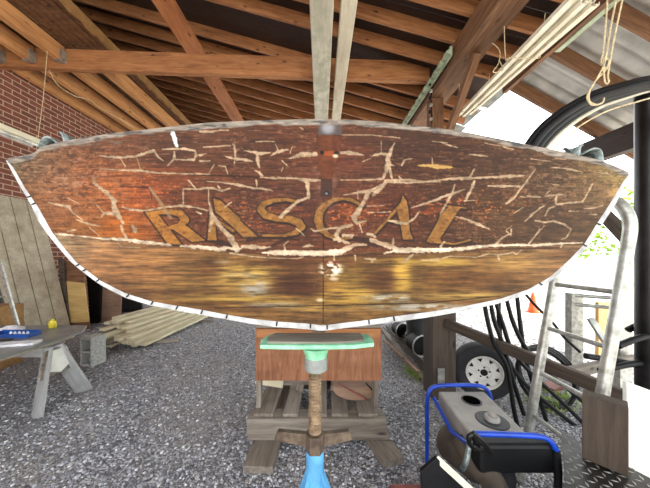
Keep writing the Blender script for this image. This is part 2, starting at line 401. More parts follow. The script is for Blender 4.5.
wire('slack_wire',[at(49,70,4.1),at(58,85,4.2),at(75,96,4.3),at(90,100,4.4),at(100,108,4.6),at(122,120,4.9),at(135,128,5.1)],.006,M['rope'],'thin slack wire sagging under the orange joists','wire')
# ================================================================== BOAT
TOP=[(8,158),(22,156),(34,153),(40,147),(60,142),(80,138),(110,133.5),(150,129),(180,125.5),(210,122.5),(255,120.5),(310,119),(345,119.3),(380,121.5),(400,124),(455,130),(480,135),(500,139),(550,149),(600,160),(629,172)]
BOT=[(8,162),(13,167),(25,188),(38,207),(52,232),(64,247.5),(76,262),(101,281),(125,293),(150,301),(175,305.5),(200,309.5),(223,314),(250,318.5),(278,321.6),(310,323.8),(323,325.5),(340,323.3),(368,320),(390,317),(430,311.8),(460,307),(500,299),(528,289.5),(550,277),(568,261),(584,244.5),(598,222),(611,202),(622,183.5),(629,174)]
OUT=[(5,160),(17,183),(31,207),(35,219),(48.6,238),(70,262.5),(84,274),(100,286),(124,298.5),(150,306.5),(175,311.5),(200,316),(223,320),(250,325),(276,328.5),(310,330.8),(322,332.5),(348,329),(390,324),(430,318.5),(460,313),(500,304.5),(528,295.5),(550,283),(572,265),(590,246),(604,224),(617,204),(627,184),(633,174)]
DT=.80
def tD(px,py):  # the transom bulges a little aft at its middle
    u=(px-320)/310; return DT+.05*u*u
def tp(px,py,off=0): return at(px,py,tD(px,py)+off)
S=2.5; GW,GH=int(650*S),int(230*S); OY=110
YY,XX=np.mgrid[0:GH,0:GW]; PX=XX/S; PY=YY/S+OY
def vnoise(sx,sy,seed,oct=4):
    g=np.random.default_rng(seed); out=np.zeros((GH,GW)); amp=1;tot=0
    for o in range(oct):
        nx=int(650/sx)+3; ny=int(230/sy)+3; a=g.random((ny,nx)); fx_=PX/sx; fy_=(PY-OY)/sy
        ix=fx_.astype(int); iy=fy_.astype(int); tx=fx_-ix; ty=fy_-iy; tx=tx*tx*(3-2*tx); ty=ty*ty*(3-2*ty)
        v=(a[iy,ix]*(1-tx)+a[iy,ix+1]*tx)*(1-ty)+(a[iy+1,ix]*(1-tx)+a[iy+1,ix+1]*tx)*ty
        out+=v*amp; tot+=amp; amp*=.55; sx/=2; sy/=2
    return out/tot
def stroke(mask,pts,soft=.35):
    for (x0,y0,w0),(x1,y1,w1) in zip(pts[:-1],pts[1:]):
        m=max(w0,w1)+2
        a=max(0,int((min(x0,x1)-m)*S)); c=min(GW,int((max(x0,x1)+m)*S)+2); e=max(0,int((min(y0,y1)-m-OY)*S)); h=min(GH,int((max(y0,y1)+m-OY)*S)+2)
        if a>=c or e>=h: continue
        X=PX[e:h,a:c]; Y=PY[e:h,a:c]; dx,dy=x1-x0,y1-y0; l2=dx*dx+dy*dy+1e-9
        t=np.clip(((X-x0)*dx+(Y-y0)*dy)/l2,0,1); d=np.hypot(X-x0-t*dx,Y-y0-t*dy); w=(w0+(w1-w0)*t)/2+JIT[e:h,a:c]*np.minimum(1,(w0+(w1-w0)*t)/3)
        v=np.clip((w-d)/soft+.5,0,1); np.maximum(mask[e:h,a:c],v,out=mask[e:h,a:c])
def fill(mask,poly):
    ins=np.zeros((GH,GW),bool); n=len(poly)
    for i in range(n):
        x0,y0=poly[i]; x1,y1=poly[(i+1)%n]
        if y0==y1: continue
        c=((y0>PY)!=(y1>PY))&(PX<(x1-x0)*(PY-y0)/(y1-y0)+x0); ins^=c
    mask[ins]=1
JIT=(vnoise(3,2.4,11,4)-.5)*3.0
T={2:(100,115),3:(200,115),4:(300,115),5:(400,115),6:(500,125),7:(30,180),8:(130,180),9:(230,180),10:(330,180),11:(430,180),12:(530,170)}
CRK={
2:[[(0,240,6),(60,248,14),(120,252,16),(210,245,12),(260,228,14),(320,210,16),(345,250,10),(375,270,5)],[(120,255,6),(150,305,3)],[(215,245,3),(240,320,3)],[(0,318,5),(120,325,10),(240,330,14),(350,342,12),(500,348,8),(650,350,6)],[(370,202,4),(430,200,12),(500,200,16),(560,210,12),(568,240,14)],[(568,240,14),(555,262,16),(500,265,8),(445,262,8)],[(568,240,8),(600,235,14),(628,228,4)],[(440,222,14),(438,260,18),(400,300,6)],[(595,272,6),(650,272,10)],[(520,385,6),(560,430,8)],[(490,440,8),(490,485,6)],[(490,438,6),(610,440,6)],[(610,432,8),(650,434,10)],[(290,430,5),(330,485,7)],[(560,345,3),(640,350,4)]],
3:[[(20,190,6),(90,186,12),(180,180,6)],[(200,175,16),(208,215,12),(208,250,12),(200,300,4)],[(150,245,5),(200,258,18),(250,262,22),(310,274,5)],[(260,210,5),(320,222,18),(370,226,20),(415,222,6)],[(338,235,16),(340,270,22),(350,310,10)],[(325,328,8),(350,340,18),(370,362,14)],[(445,172,5),(460,205,10)],[(420,240,6),(460,218,18),(510,205,14),(525,205,4)],[(545,190,6),(532,220,8)],[(525,258,5),(570,242,22),(620,232,32),(650,232,30)],[(330,158,4),(390,155,10),(440,157,3)],[(0,240,10),(30,230,4)],[(0,272,10),(60,270,6)],[(355,368,8),(450,372,14),(560,374,16),(650,382,14)],[(40,392,4),(130,398,8),(220,412,14),(310,430,14),(420,440,6)],[(335,390,8),(335,430,10)],[(0,435,8),(45,432,12),(90,440,5),(130,452,5),(180,432,3)],[(485,270,6),(515,298,10)],[(490,310,8),(480,335,6)],[(110,300,4),(150,305,8),(165,350,8)],[(85,290,4),(50,350,6)],[(0,98,14),(60,100,14),(120,90,10),(170,90,5)],[(635,390,22),(640,485,20)],[(590,72,5),(610,85,8)],[(615,392,8),(650,392,10)],[(50,440,4),(50,485,4)]],
4:[[(0,240,20),(50,234,26),(95,232,26)],[(245,222,18),(290,226,26),(340,230,16),(375,236,5)],[(0,382,16),(60,384,16),(125,384,8)],[(30,398,10),(50,400,18),(48,485,18)],[(240,384,3),(350,384,6),(440,382,14),(490,378,16),(505,345,22),(520,300,26)],[(520,300,36),(522,260,32),(515,235,22),(480,228,14),(450,235,16),(420,245,6)],[(525,250,24),(540,200,20),(560,165,6)],[(525,290,24),(558,300,6)],[(530,310,14),(540,372,14)],[(480,155,4),(480,225,6)],[(500,386,12),(560,386,14),(650,382,12)],[(505,390,14),(490,420,20),(450,460,20),(430,480,10)],[(495,405,12),(430,440,14),(350,455,10),(260,475,4)],[(585,365,8),(600,378,10)],[(370,275,4),(420,255,4)],[(250,118,3),(420,118,4),(590,135,3)],[(600,300,4),(615,265,6),(650,260,6)]],
5:[[(0,382,10),(60,382,8),(150,394,6)],[(0,398,10),(150,396,12),(250,382,12),(300,376,16),(400,374,16),(520,368,16),(650,364,16)],[(190,255,4),(192,290,12)],[(250,165,3),(300,182,10),(340,192,6)],[(440,318,8),(415,365,14)],[(435,395,14),(420,440,18),(395,480,10)],[(380,440,6),(320,462,14),(260,483,10)],[(325,410,4),(310,470,8)],[(410,232,3),(470,238,12),(520,244,4)],[(520,418,5),(600,420,14),(650,420,14)],[(10,300,4),(35,262,6),(70,258,6)],[(190,155,3),(280,165,6)],[(500,165,3),(560,178,6),(640,185,4)]],
6:[[(0,305,18),(60,302,18),(145,300,6)],[(0,362,14),(60,360,14),(115,366,8)],[(212,260,6),(180,300,8),(120,380,12),(95,415,12),(35,465,10)],[(160,422,5),(200,424,16),(240,425,8)],[(270,420,12),(310,415,12),(370,408,6)],[(335,415,14),(330,465,16)],[(330,470,14),(400,460,12),(490,452,10),(520,400,12),(545,350,10)],[(280,400,5),(300,385,5)],[(305,250,4),(370,255,10),(430,265,10),(490,280,4)],[(310,352,3),(350,355,5)],[(600,285,6),(635,285,12)],[(180,200,3),(300,215,6)],[(20,130,4),(80,145,6)],[(330,195,3),(390,205,5)]],
7:[[(110,132,6),(170,148,14),(235,160,18)],[(235,165,12),(255,195,12),(310,235,6)],[(275,235,5),(340,258,14),(410,272,4)],[(380,20,14),(420,50,20),(470,90,24),(505,125,26)],[(490,125,30),(505,180,38),(530,220,32),(550,255,12)],[(490,200,26),(440,195,16),(425,215,12),(418,225,5)],[(430,190,10),(385,135,5)],[(540,270,16),(550,310,18),(575,350,18)],[(150,318,8),(210,322,12),(300,332,6),(420,345,12),(560,352,20),(650,360,22)],[(545,160,8),(600,172,12),(650,182,12)],[(600,275,10),(625,292,16),(632,305,5)],[(220,105,4),(290,140,4)],[(350,280,4),(410,330,4)],[(520,370,6),(540,395,6),(650,400,3)],[(220,305,4),(265,295,8)]],
8:[[(0,172,16),(60,182,12),(100,180,10),(200,162,12),(250,156,12),(310,152,16),(400,165,10),(460,182,10)],[(315,55,8),(315,150,10)],[(315,50,6),(420,55,10)],[(350,0,6),(385,48,10)],[(430,48,6),(480,46,14),(530,62,8),(590,50,4)],[(0,358,30),(60,365,24),(150,375,18),(240,385,14)],[(300,390,14),(400,396,22),(500,405,26),(560,412,18)],[(465,60,6),(465,120,8),(480,180,22),(490,230,24),(470,300,14)],[(480,200,20),(530,270,26),(580,330,30),(620,380,34),(640,410,30)],[(600,130,8),(560,160,6)],[(560,400,20),(650,405,20)],[(15,270,14),(30,300,22)],[(390,185,6),(420,200,14)],[(520,35,10),(530,50,10)]],
9:[[(0,340,40),(30,385,36),(40,415,26)],[(70,392,14),(130,395,24),(200,400,14),(240,395,6)],[(190,430,6),(250,428,28),(350,430,34),(450,432,34),(560,435,34),(650,428,34)],[(0,22,10),(100,38,10),(250,65,4)],[(155,0,8),(158,45,8)],[(460,0,16),(462,50,22),(468,100,14)],[(420,5,5),(510,8,8)],[(462,102,12),(400,125,16),(350,170,20),(300,215,24)],[(390,285,6),(420,310,8),(440,330,4)],[(430,395,6),(470,385,24),(490,390,8)],[(345,362,4),(318,385,10),(326,410,8)],[(480,290,10),(500,302,12),(600,285,10),(650,280,12)],[(0,432,12),(120,450,6),(230,460,4),(400,465,4),(430,455,6)],[(620,350,24),(650,350,10)],[(615,430,14),(615,475,14)],[(220,430,4),(228,450,6)]],
10:[[(0,425,40),(60,425,36),(110,400,34),(150,380,22),(215,382,8)],[(115,375,14),(40,350,22),(38,320,26),(60,285,22),(130,265,16)],[(0,282,8),(60,280,8)],[(230,70,30),(200,130,26),(160,195,34),(140,220,28),(160,255,26),(215,240,8)],[(330,15,20),(280,60,20),(250,85,12)],[(250,65,16),(180,75,10),(80,88,4)],[(330,12,12),(450,14,14),(650,10,8)],[(175,260,10),(190,310,6)],[(225,318,20),(260,330,22)],[(245,355,26),(300,375,30),(370,395,30),(400,415,34),(500,415,34),(650,415,30)],[(375,345,8),(372,395,22)],[(400,415,24),(320,435,10)],[(345,240,10),(400,250,20),(450,260,16),(500,225,12),(530,185,6)],[(480,165,4),(560,140,12),(650,112,12)],[(220,192,4),(330,190,6),(360,185,5)],[(80,328,20),(130,330,20)],[(220,155,4),(320,150,5)],[(210,466,14),(270,468,10)],[(245,470,12),(248,485,14)],[(148,448,10),(150,475,8)],[(490,440,16),(450,475,16),(430,485,10)],[(540,472,5),(650,476,5)],[(165,60,4),(165,110,4)]],
11:[[(0,415,28),(80,412,26),(170,410,22),(250,398,22),(350,388,20),(450,385,14),(650,384,10)],[(145,30,6),(130,80,12),(80,170,14),(60,200,6)],[(0,128,10),(100,90,14),(205,55,4)],[(265,5,12),(250,40,16),(215,110,14)],[(205,122,10),(262,120,5)],[(150,215,6),(220,235,14),(290,262,18),(350,290,8)],[(340,36,5),(450,38,14),(530,36,10)],[(578,10,5),(530,60,12),(500,105,16),(455,140,6)],[(535,98,8),(560,102,5)],[(575,95,8),(610,98,14),(650,102,12)],[(390,378,10),(430,340,12),(465,322,10)],[(480,292,10),(478,325,10),(450,300,3)],[(450,295,3),(485,270,5)],[(580,380,8),(620,335,10),(650,290,10)],[(0,470,5),(60,465,8),(120,450,8),(200,452,5),(270,458,6),(350,435,8),(400,440,10),(408,470,12)],[(400,442,8),(460,435,8),(490,425,10),(510,440,12),(540,415,6)],[(650,165,10),(600,210,8),(560,245,4)],[(490,200,4),(550,162,5)],[(620,240,6),(650,240,8)],[(85,365,10),(60,395,10)]],
12:[[(90,155,8),(130,150,12),(200,148,6)],[(155,155,12),(155,205,14)],[(150,212,10),(110,230,10),(90,270,8)],[(30,300,4),(90,308,10),(140,302,12),(200,320,12),(240,348,10)],[(0,430,8),(40,380,8),(85,330,6)],[(245,350,6),(215,400,8),(180,412,5)],[(0,445,18),(100,440,16),(200,432,10),(310,430,8)],[(320,228,6),(380,225,12),(430,210,6)],[(350,262,6),(395,262,10)],[(350,265,3),(365,250,4)],[(0,265,6),(85,210,6)],[(230,243,3),(290,243,4)],[(400,15,4),(460,20,8)],[(190,440,8),(180,460,6)]]}
K=5.909
def tz(t,x,y): return (T[t][0]+x/K,T[t][1]+y/K)
bare=np.zeros((GH,GW)); gold=np.zeros((GH,GW)); halo=np.zeros((GH,GW)); dark=np.zeros((GH,GW))
for t,ls in CRK.items():
    for l in ls:
        q=[tz(t,x,y)+(max(w/K*.92,.8),) for x,y,w in l]
        stroke(bare,q)
# ---- letters
LET=[]  # strokes (px,py,w) and polygons
def pz(t,pts): return [tz(t,x,y) for x,y in pts]
polys=[pz(8,[(88,190),(150,182),(305,382),(222,376)]), pz(8,[(240,282),(300,258),(330,268),(445,358),(365,366)]),
 pz(8,[(492,108),(530,118),(650,225)])+pz(9,[(60,240),(165,335),(75,336),(0,262)])+pz(8,[(590,262),(505,190)]),
 pz(8,[(470,200),(500,210),(512,355),(458,356)]),
 pz(10,[(430,88),(455,130),(466,200),(470,300),(492,352),(432,352),(415,250),(395,180),(378,180),(420,130)]),
 pz(11,[(118,150),(182,162),(62,340),(66,372),(0,372)])+pz(10,[(570,362),(640,240)])+pz(11,[(60,205)])]
strokes=[[tz(8,150,192)+(4,),tz(8,230,186)+(5,),tz(8,295,195)+(7,),tz(8,325,235)+(8,),tz(8,290,270)+(5,),tz(8,215,288)+(3,)],
 [tz(8,505,235)+(3,),tz(8,610,300)+(3,)],
 [tz(9,405,128)+(3,),tz(9,330,116)+(3,),tz(9,260,120)+(4,),tz(9,200,140)+(6,),tz(9,180,175)+(7,),tz(9,210,208)+(7,),tz(9,280,228)+(6,),tz(9,350,230)+(7,),tz(9,405,250)+(8,),tz(9,425,275)+(7,),tz(9,395,308)+(5,),tz(9,320,328)+(3,),tz(9,195,328)+(2,)],
 [(362,206,3),(352,200,3.5),(343,198.5,3),(333,200,4),(325,205,6),(319.5,212,8),(318,220,8.5),(320.5,228,7),(328,235,5),(340,239,3),(352,238,1.5)],
 [tz(10,385,180)+(3,),tz(10,330,245)+(2.5,),tz(10,268,312)+(2.5,)],[tz(10,345,240)+(2,),tz(10,420,250)+(3,)],
 [(436,242,2.5),(455,244,1.6),(470,240,2)],[(446,206,1.5),(466,208,1.5)]]
JITs=JIT; JIT=JIT*.25
for p in polys: fill(gold,p)
for s_ in strokes: stroke(gold,s_)
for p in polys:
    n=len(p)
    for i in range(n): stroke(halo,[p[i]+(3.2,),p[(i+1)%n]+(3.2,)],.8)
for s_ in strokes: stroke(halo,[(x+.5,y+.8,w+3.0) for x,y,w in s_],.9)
JIT=JITs
def blob(x,y,rx,ry,p=1.0): return np.exp(-(((PX-x)/rx)**2+((PY-y)/ry)**2)**p)
# ---- base colour by scattered samples
def idw(samples,pw=2.2):
    num=np.zeros((GH,GW,3)); den=np.zeros((GH,GW))
    for x,y,r,g,b_ in samples:
        d=1/((((PX-x))**2+((PY-y)*1.6)**2+60)**(pw/2)); num+=d[...,None]*np.array([r,g,b_]); den+=d
    return num/den[...,None]
up=idw([(15,162,120,98,82),(35,165,130,90,76),(60,180,150,98,80),(90,170,140,82,62),(110,190,176,98,62),(120,225,188,100,40),(100,240,180,98,46),(60,210,150,92,68),(80,230,150,92,60),(140,200,176,88,50),(150,190,160,80,50),(150,150,112,66,52),(180,150,88,52,42),(170,180,128,66,44),(180,200,110,58,42),(200,220,100,52,38),(250,150,96,56,44),(250,200,92,50,40),(300,165,116,64,46),(300,200,95,52,42),(345,160,118,60,46),(360,210,120,60,40),(400,150,82,48,38),(400,210,98,48,35),(450,160,86,50,36),(450,210,88,50,35),(500,170,90,56,42),(500,210,96,62,42),(550,180,98,68,52),(550,220,90,60,46),(600,190,124,88,66),(580,230,108,74,56),(618,178,160,126,90)])
lo=idw([(55,240,160,130,100),(70,255,158,120,88),(100,262,170,118,78),(150,270,166,114,70),(130,290,124,84,52),(200,280,130,92,52),(200,300,128,92,48),(250,280,130,95,50),(300,285,98,62,36),(350,280,138,102,50),(400,280,132,96,50),(450,280,128,88,46),(500,270,140,100,58),(550,260,146,106,70),(590,235,146,112,84),(500,290,116,80,48),(300,260,112,70,40),(380,258,112,74,42)])
sx=[r_[0] for r_ in [(35,0)]] 
seamx=[30,55,80,101,125,150,175,200,225,260,300,340,400,450,500,560,630]; seamy=[228,233.5,236,238.5,240,241,243,246.5,249,252,253.5,252,250.5,249,246.5,244.5,243]
SY=np.interp(PX,seamx,seamy)
t_=np.clip((PY-SY)/1.5,0,1)[...,None]
up=up*np.array([.93,1.04,.94]); lo=lo*np.array([.93,.99,1.04]); C=up*(1-t_)+lo*t_
g1=vnoise(26,2.2,3,5); g2=vnoise(60,4,8,4); g3=vnoise(5,4,9,4); g4=vnoise(9,2,21,4)
def mixc(C,m,c): 
    m=np.clip(m,0,1)[...,None]; return C*(1-m)+np.array(c)*m
C=C*(1+.34*(g1-.5)[...,None]*(1+t_)+.25*(g3-.5)[...,None])
# lower worn zone
low=np.clip((PY-SY-4)/3,0,1)
for x,y,rx,ry,c,a in [(150,258,40,7,(196,146,96),.5),(170,285,35,4,(186,146,84),.5),(245,276,34,13,(192,158,88),1.0),(250,300,60,5,(184,152,80),.9),(350,296,34,10,(188,154,78),.9),(332,285,14,12,(182,142,72),.7),(402,275,10,22,(194,160,80),1.0),(395,262,30,3,(186,154,78),.8),(445,262,28,4,(192,162,88),.8),(515,262,26,8,(184,148,92),.8),(545,252,24,5,(184,146,96),.6),(470,296,50,4,(186,160,96),.7),(300,308,50,4,(180,150,86),.8),(120,275,30,5,(176,126,80),.4),(560,266,16,6,(170,130,84),.5)]:
    C=mixc(C,low*a*blob(x,y,rx,ry,1.5)*np.clip((g1-.30)*3.2+.35,0,1),c)
for x,y,rx,ry,c,a in [(300,284,26,12,(84,50,28),.9),(382,281,16,11,(92,58,32),.9),(208,268,12,12,(104,68,38),.7),(140,292,60,3,(88,60,38),.7),(420,290,1,1,(90,60,30),.0),(235,308,60,3,(98,66,40),.8),(200,303,50,2,(100,66,36),.7),(470,278,50,8,(112,74,40),.5),(300,262,60,4,(100,62,34),.6),(565,255,20,4,(120,84,54),.5)]:
    C=mixc(C,low*a*blob(x,y,rx,ry,1.5)*np.clip((.75-g1)*3+.3,0,1),c)
for x,y,rx,ry,a in [(255,288,14,8,.9),(243,275,20,2,.5),(390,298,26,4,.9),(420,307,48,4,.95),(275,305,30,3,.6),(222,262,10,1.5,.4)]:
    C=mixc(C,low*a*blob(x,y,rx,ry,1.5)*np.clip((g4-.28)*4,0,1),(176,170,160))
# crazing speckle of bright varnish
sp1=np.clip((vnoise(3,1.6,31,2)-.66)*9,0,1)
reg=blob(425,212,75,14,2)+blob(250,215,50,18,2)+blob(110,190,70,30,2)*.8+blob(345,215,30,18,2)+blob(150,200,40,22,2)*.7+blob(490,200,50,18,2)*.7
C=mixc(C,sp1*np.clip(reg,0,1)*(1-low)*.75,(208,122,66))
fs=vnoise(16,.9,71,3); C=C*(1-np.clip((fs-.52)*5,0,1)*.20)[...,None]; C=C*(1+np.clip((.45-fs)*5,0,1)*.10)[...,None]
cr1=np.abs(vnoise(7,5,73,4)-.5); crk=np.clip((.018-cr1)/.012,0,1)*np.clip((vnoise(40,25,74,2)-.40)*6,0,1)*(1-low); C=mixc(C,crk*.55,(190,140,104))
cr2=np.abs(vnoise(9,6,75,4)-.5); C=mixc(C,np.clip((.016-cr2)/.012,0,1)*(1-low)*.6,(58,36,30))
sp2=np.clip((vnoise(7,1.3,33,2)-.70)*9,0,1); C=mixc(C,sp2*(1-low)*.35,(190,150,120))
dk=np.clip((vnoise(4,3,35,3)-.60)*7,0,1); C=mixc(C,dk*(1-low)*.5*np.clip(blob(60,170,70,35,2)+blob(560,170,90,50,2)+.25,0,1),(70,44,34))
lt=np.clip((vnoise(5,2,37,3)-.60)*7,0,1); C=mixc(C,lt*(1-low)*.5*np.clip(blob(60,175,70,35,2)+blob(570,175,80,40,2)*.8,0,1),(190,150,126))
orr=blob(350,212,14,8,2)*.7+blob(432,211,20,4,2)*.8+blob(378,205,8,3,2)*.8+blob(275,205,10,5,2)*.8+blob(300,212,14,4,2)*.5
C=mixc(C,orr*.6*np.clip((g4-.42)*5,0,1),(190,104,48))
# seams
seam=np.zeros((GH,GW)); J0=JIT; JIT=JIT*.3
stroke(seam,[(100,169,.8),(160,172.5,.9),(200,175,1),(260,177.5,1),(330,180,.8)])
stroke(seam,[(323,197,.8),(323.3,250,.9),(323,325,1)]); stroke(seam,[(215,308,.8),(323,305.5,1),(430,303,1),(500,296,.6)])
C=mixc(C,seam*.85,(48,34,28))
dl=np.zeros((GH,GW))
stroke(dl,list(zip([130,175,240,300,340,420,470,560],[242,246,252,256.5,255.5,253,250,247.5],[1,1.5,2,2,2,2,1.5,1]))); C=mixc(C,dl*.7,(74,44,34))
for p_ in ([(120,186,1),(150,188,1.5),(152,200,1)],[(205,240,3),(222,243,6),(232,246,3)],[(265,249,2),(285,240,2.5)],[(455,240,3),(480,245,3),(460,243,4)],[(335,236,3),(365,240,6),(378,246,4)],[(248,240,4),(270,236,2.5),(300,240,1)]): 
    stroke(dk*0+0 if False else dark,p_)
JIT=J0
C=mixc(C,dark*.7,(52,34,30))
# halo, gold, cracks
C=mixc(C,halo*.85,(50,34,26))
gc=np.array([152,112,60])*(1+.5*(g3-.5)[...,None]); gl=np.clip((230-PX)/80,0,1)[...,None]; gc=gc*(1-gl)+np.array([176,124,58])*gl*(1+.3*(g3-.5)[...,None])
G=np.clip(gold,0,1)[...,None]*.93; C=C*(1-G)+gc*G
sp3=np.clip((vnoise(3,2,41,2)-.60)*8,0,1); C=mixc(C,gold*sp3*.6,(110,70,40))
edge=np.zeros((GH,GW))
bb=np.clip(bare,0,1)
# brighter cream towards the big seam and centre, greyer at the left
cream=np.array([180,158,134])+np.array([34,40,44])*np.clip(1-np.abs(PY-SY)/5,0,1)[...,None]
cream=cream*(1+.5*(g3-.5)[...,None]+.3*(g1-.5)[...,None])
B_=(bb*.94)[...,None]; C=C*(1-B_)+cream*B_
grays=np.zeros((GH,GW))
for l in ([tz(8,120,45)+(2,),tz(8,150,90)+(2.2,),tz(8,190,150)+(2.8,),tz(8,240,225)+(3.4,)],[(92,176,1),(95,183,2.5)]): stroke(grays,l)
C=mixc(C,grays*.8,(150,126,100))
oc=np.zeros((GH,GW)); stroke(oc,[tz(5,105,298)+(1,),tz(5,160,300)+(3,),tz(5,220,305)+(4.4,),tz(5,270,308)+(3.4,),tz(5,310,310)+(1,)]); C=mixc(C,oc*.9,(198,164,104))
wp=np.zeros((GH,GW)); stroke(wp,[tz(2,425,95)+(3.2,),tz(2,440,140)+(4.6,),tz(2,455,185)+(2,)]); C=mixc(C,wp,(224,228,226))
fl=blob(331,269,12,8,3)*np.clip((vnoise(5,2.5,51,3)-.36)*6,0,1)+blob(334,279,5,2,2)*.6+blob(320,300,4,2,2)*.6; C=mixc(C,np.clip(fl,0,1),(232,222,206))
C=mixc(C,blob(331,262,9,2,2)*np.clip((g3-.45)*5,0,1),(120,60,40))
# centre fitting scar
pl=np.zeros((GH,GW)); fill(pl,pz(4,[(108,118),(242,118),(236,230),(215,300),(190,370),(190,440),(120,440),(128,370),(106,290)]))
halo2=np.clip(blob(327,180,12,34,2),0,1); C=mixc(C,halo2*.35*np.clip((g3-.3)*3,0,1),(168,140,136))
C=C*(1-pl[...,None])+pl[...,None]*(np.array([112,66,40])*(1+.5*(g3-.5)[...,None]))
m2=np.zeros((GH,GW)); fill(m2,pz(4,[(125,378),(190,378),(190,480),(120,480)])); C=mixc(C,m2*.9,(78,54,46))
m3=np.zeros((GH,GW)); fill(m3,pz(4,[(105,225),(150,212),(215,212),(215,250),(185,240),(150,240)]));C=mixc(C,m3*.6,(180,96,44))
m4=np.zeros((GH,GW)); fill(m4,pz(4,[(105,60),(250,60),(245,118),(108,118)])); C=mixc(C,m4*.8,(96,92,94)); C=mixc(C,m4*blob(328,128,7,6,2)*.8,(170,172,180))
for x,y,r_ in ((130,222,13),(213,226,13),(158,462,14)): 
    q=tz(4,x,y); C=mixc(C,blob(q[0],q[1],r_/K,r_/K,2),(22,16,14))
C=mixc(C,blob(335.5,156,3,2,2),(214,196,170)); C=mixc(C,blob(326.5,193.5,1.5,1.5,2),(130,136,140))
# grey weathered top edge
tx=[p[0] for p in TOP]; ty=[p[1] for p in TOP]; TY=np.interp(PX,tx,ty)
wcap=5.0+4*(vnoise(22,9,61,3)-.5)*1.6
capm=np.clip((TY+wcap-PY)/1.2+.5,0,1); capc=np.array([150,140,130])*(1+.5*(vnoise(8,1.6,63,3)-.5)[...,None]); capc=capc*(1-.0)
C=C*(1-capm[...,None])+capc*capm[...,None]
C=mixc(C,capm*np.clip((vnoise(14,2,65,3)-.62)*9,0,1)*.8,(80,78,80))
C=mixc(C,blob(85,143,50,4,2)*np.clip((g4-.45)*5,0,1)*.7,(120,112,106))
# pale edge along the right and left corners
ox_=np.array([p[0] for p in BOT]); 
C=mixc(C,blob(617,190,10,9,2)*np.clip((g3-.4)*5,0,1)*.8,(196,160,110))
C=np.clip(C,4,250)/255
CL=np.where(C<=.04045,C/12.92,((C+.055)/1.055)**2.4)
CL=np.array([.98,.98,.96])*CL**1.24
# ---- transom mesh
boat=root('wooden_boat',(0,1.0,0),'old varnished wooden boat seen from its broad cracked transom lettered RASCAL','boat')
NC,NR=1050,340
xs=np.linspace(8.2,628.8,NC); T_=np.interp(xs,tx,ty); B2=np.interp(xs,[p[0] for p in BOT],[p[1] for p in BOT])
vr=np.linspace(0,1,NR); GX=np.repeat(xs[:,None],NR,1); GY=T_[:,None]+(B2-T_)[:,None]*vr[None,:]
crm=np.array([[cam.rotation_euler.to_matrix()[i][j] for j in range(3)] for i in range(3)])
D_=DT+.05*((GX-320)/310)**2
dirs=np.stack([(GX-321)/F,np.ones_like(GX),-(GY-255)/F],-1)
ix=np.clip((GX*S),0,GW-2); iy=np.clip((GY-OY)*S,0,GH-2); i0=ix.astype(int); j0=iy.astype(int); fx_=(ix-i0)[...,None]; fy_=(iy-j0)[...,None]
smp=lambda A:(A[j0,i0]*(1-fx_)+A[j0,i0+1]*fx_)*(1-fy_)+(A[j0+1,i0]*(1-fx_)+A[j0+1,i0+1]*fx_)*fy_
VC=smp(CL); BRV=smp(bb[...,None])[...,0]; PLV=smp(np.clip(pl+m2,0,1)[...,None])[...,0]; DKV=smp(seam[...,None])[...,0]
D_=D_+.0012*BRV+.002*PLV+.002*DKV
P_=np.array(CAM)+dirs*(D_/dirs[...,1])[...,None]
me=bpy.data.meshes.new('transom'); nv=NC*NR
idx=np.arange(nv).reshape(NC,NR); q=np.stack([idx[:-1,:-1],idx[:-1,1:],idx[1:,1:],idx[1:,:-1]],-1).reshape(-1,4)
# back sheet, coarse
me.vertices.add(nv); me.vertices.foreach_set('co',P_.reshape(-1)); me.loops.add(q.size); me.loops.foreach_set('vertex_index',q.reshape(-1).astype(np.int32))
me.polygons.add(len(q)); me.polygons.foreach_set('loop_start',np.arange(0,q.size,4,dtype=np.int32)); me.polygons.foreach_set('loop_total',np.full(len(q),4,np.int32)); me.update()
ca=me.color_attributes.new('paint','FLOAT_COLOR','POINT'); cc=np.ones((nv,4)); cc[:,:3]=VC.reshape(-1,3); ca.data.foreach_set('color',cc.reshape(-1))
at_=me.attributes.new('bare','FLOAT','POINT'); at_.data.foreach_set('value',BRV.reshape(-1))
me.polygons.foreach_set('use_smooth',np.ones(len(q),bool))
t=NT('cracked_varnish'); a1=t.n('ShaderNodeAttribute',attribute_name='paint'); a2=t.n('ShaderNodeAttribute',attribute_name='bare')
v=t.coord((1,1,1),rnd=False); mp=t.coord((6,6,90),rnd=False); gn=t.noise(mp,3,5,.7)
c=t.mix(.5,a1.outputs['Color'],t.ramp(gn,[(.25,(150,150,150)),(.5,(220,220,220)),(.75,(255,255,255))]),'MULTIPLY')
vo=t.n('ShaderNodeTexVoronoi',feature='DISTANCE_TO_EDGE'); vo.inputs['Scale'].default_value=150; t.L(v,vo.inputs['Vector'])
fn=t.noise(v,7,3); ce=t.ramp(vo.outputs['Distance'],[(.0,(255,255,255)),(.06,(0,0,0))]); fm=t.ramp(fn,[(.5,(0,0,0)),(.66,(120,120,120))])
mm=t.mix(1.0,ce,fm,'MULTIPLY'); c=t.mix(mm,c,t.mix(.5,c,rgba((200,150,110))))
t.base(c)
rr=t.n('ShaderNodeMapRange'); t.L(a2.outputs['Fac'],rr.inputs[0]); rr.inputs[3].default_value=.62; t.b.inputs['Specular IOR Level'].default_value=.22; rr.inputs[4].default_value=.85; t.L(rr.outputs[0],t.b.inputs['Roughness'])
t.bump(gn,.3,.0015)
tr=link('transom',me,t.m,boat)
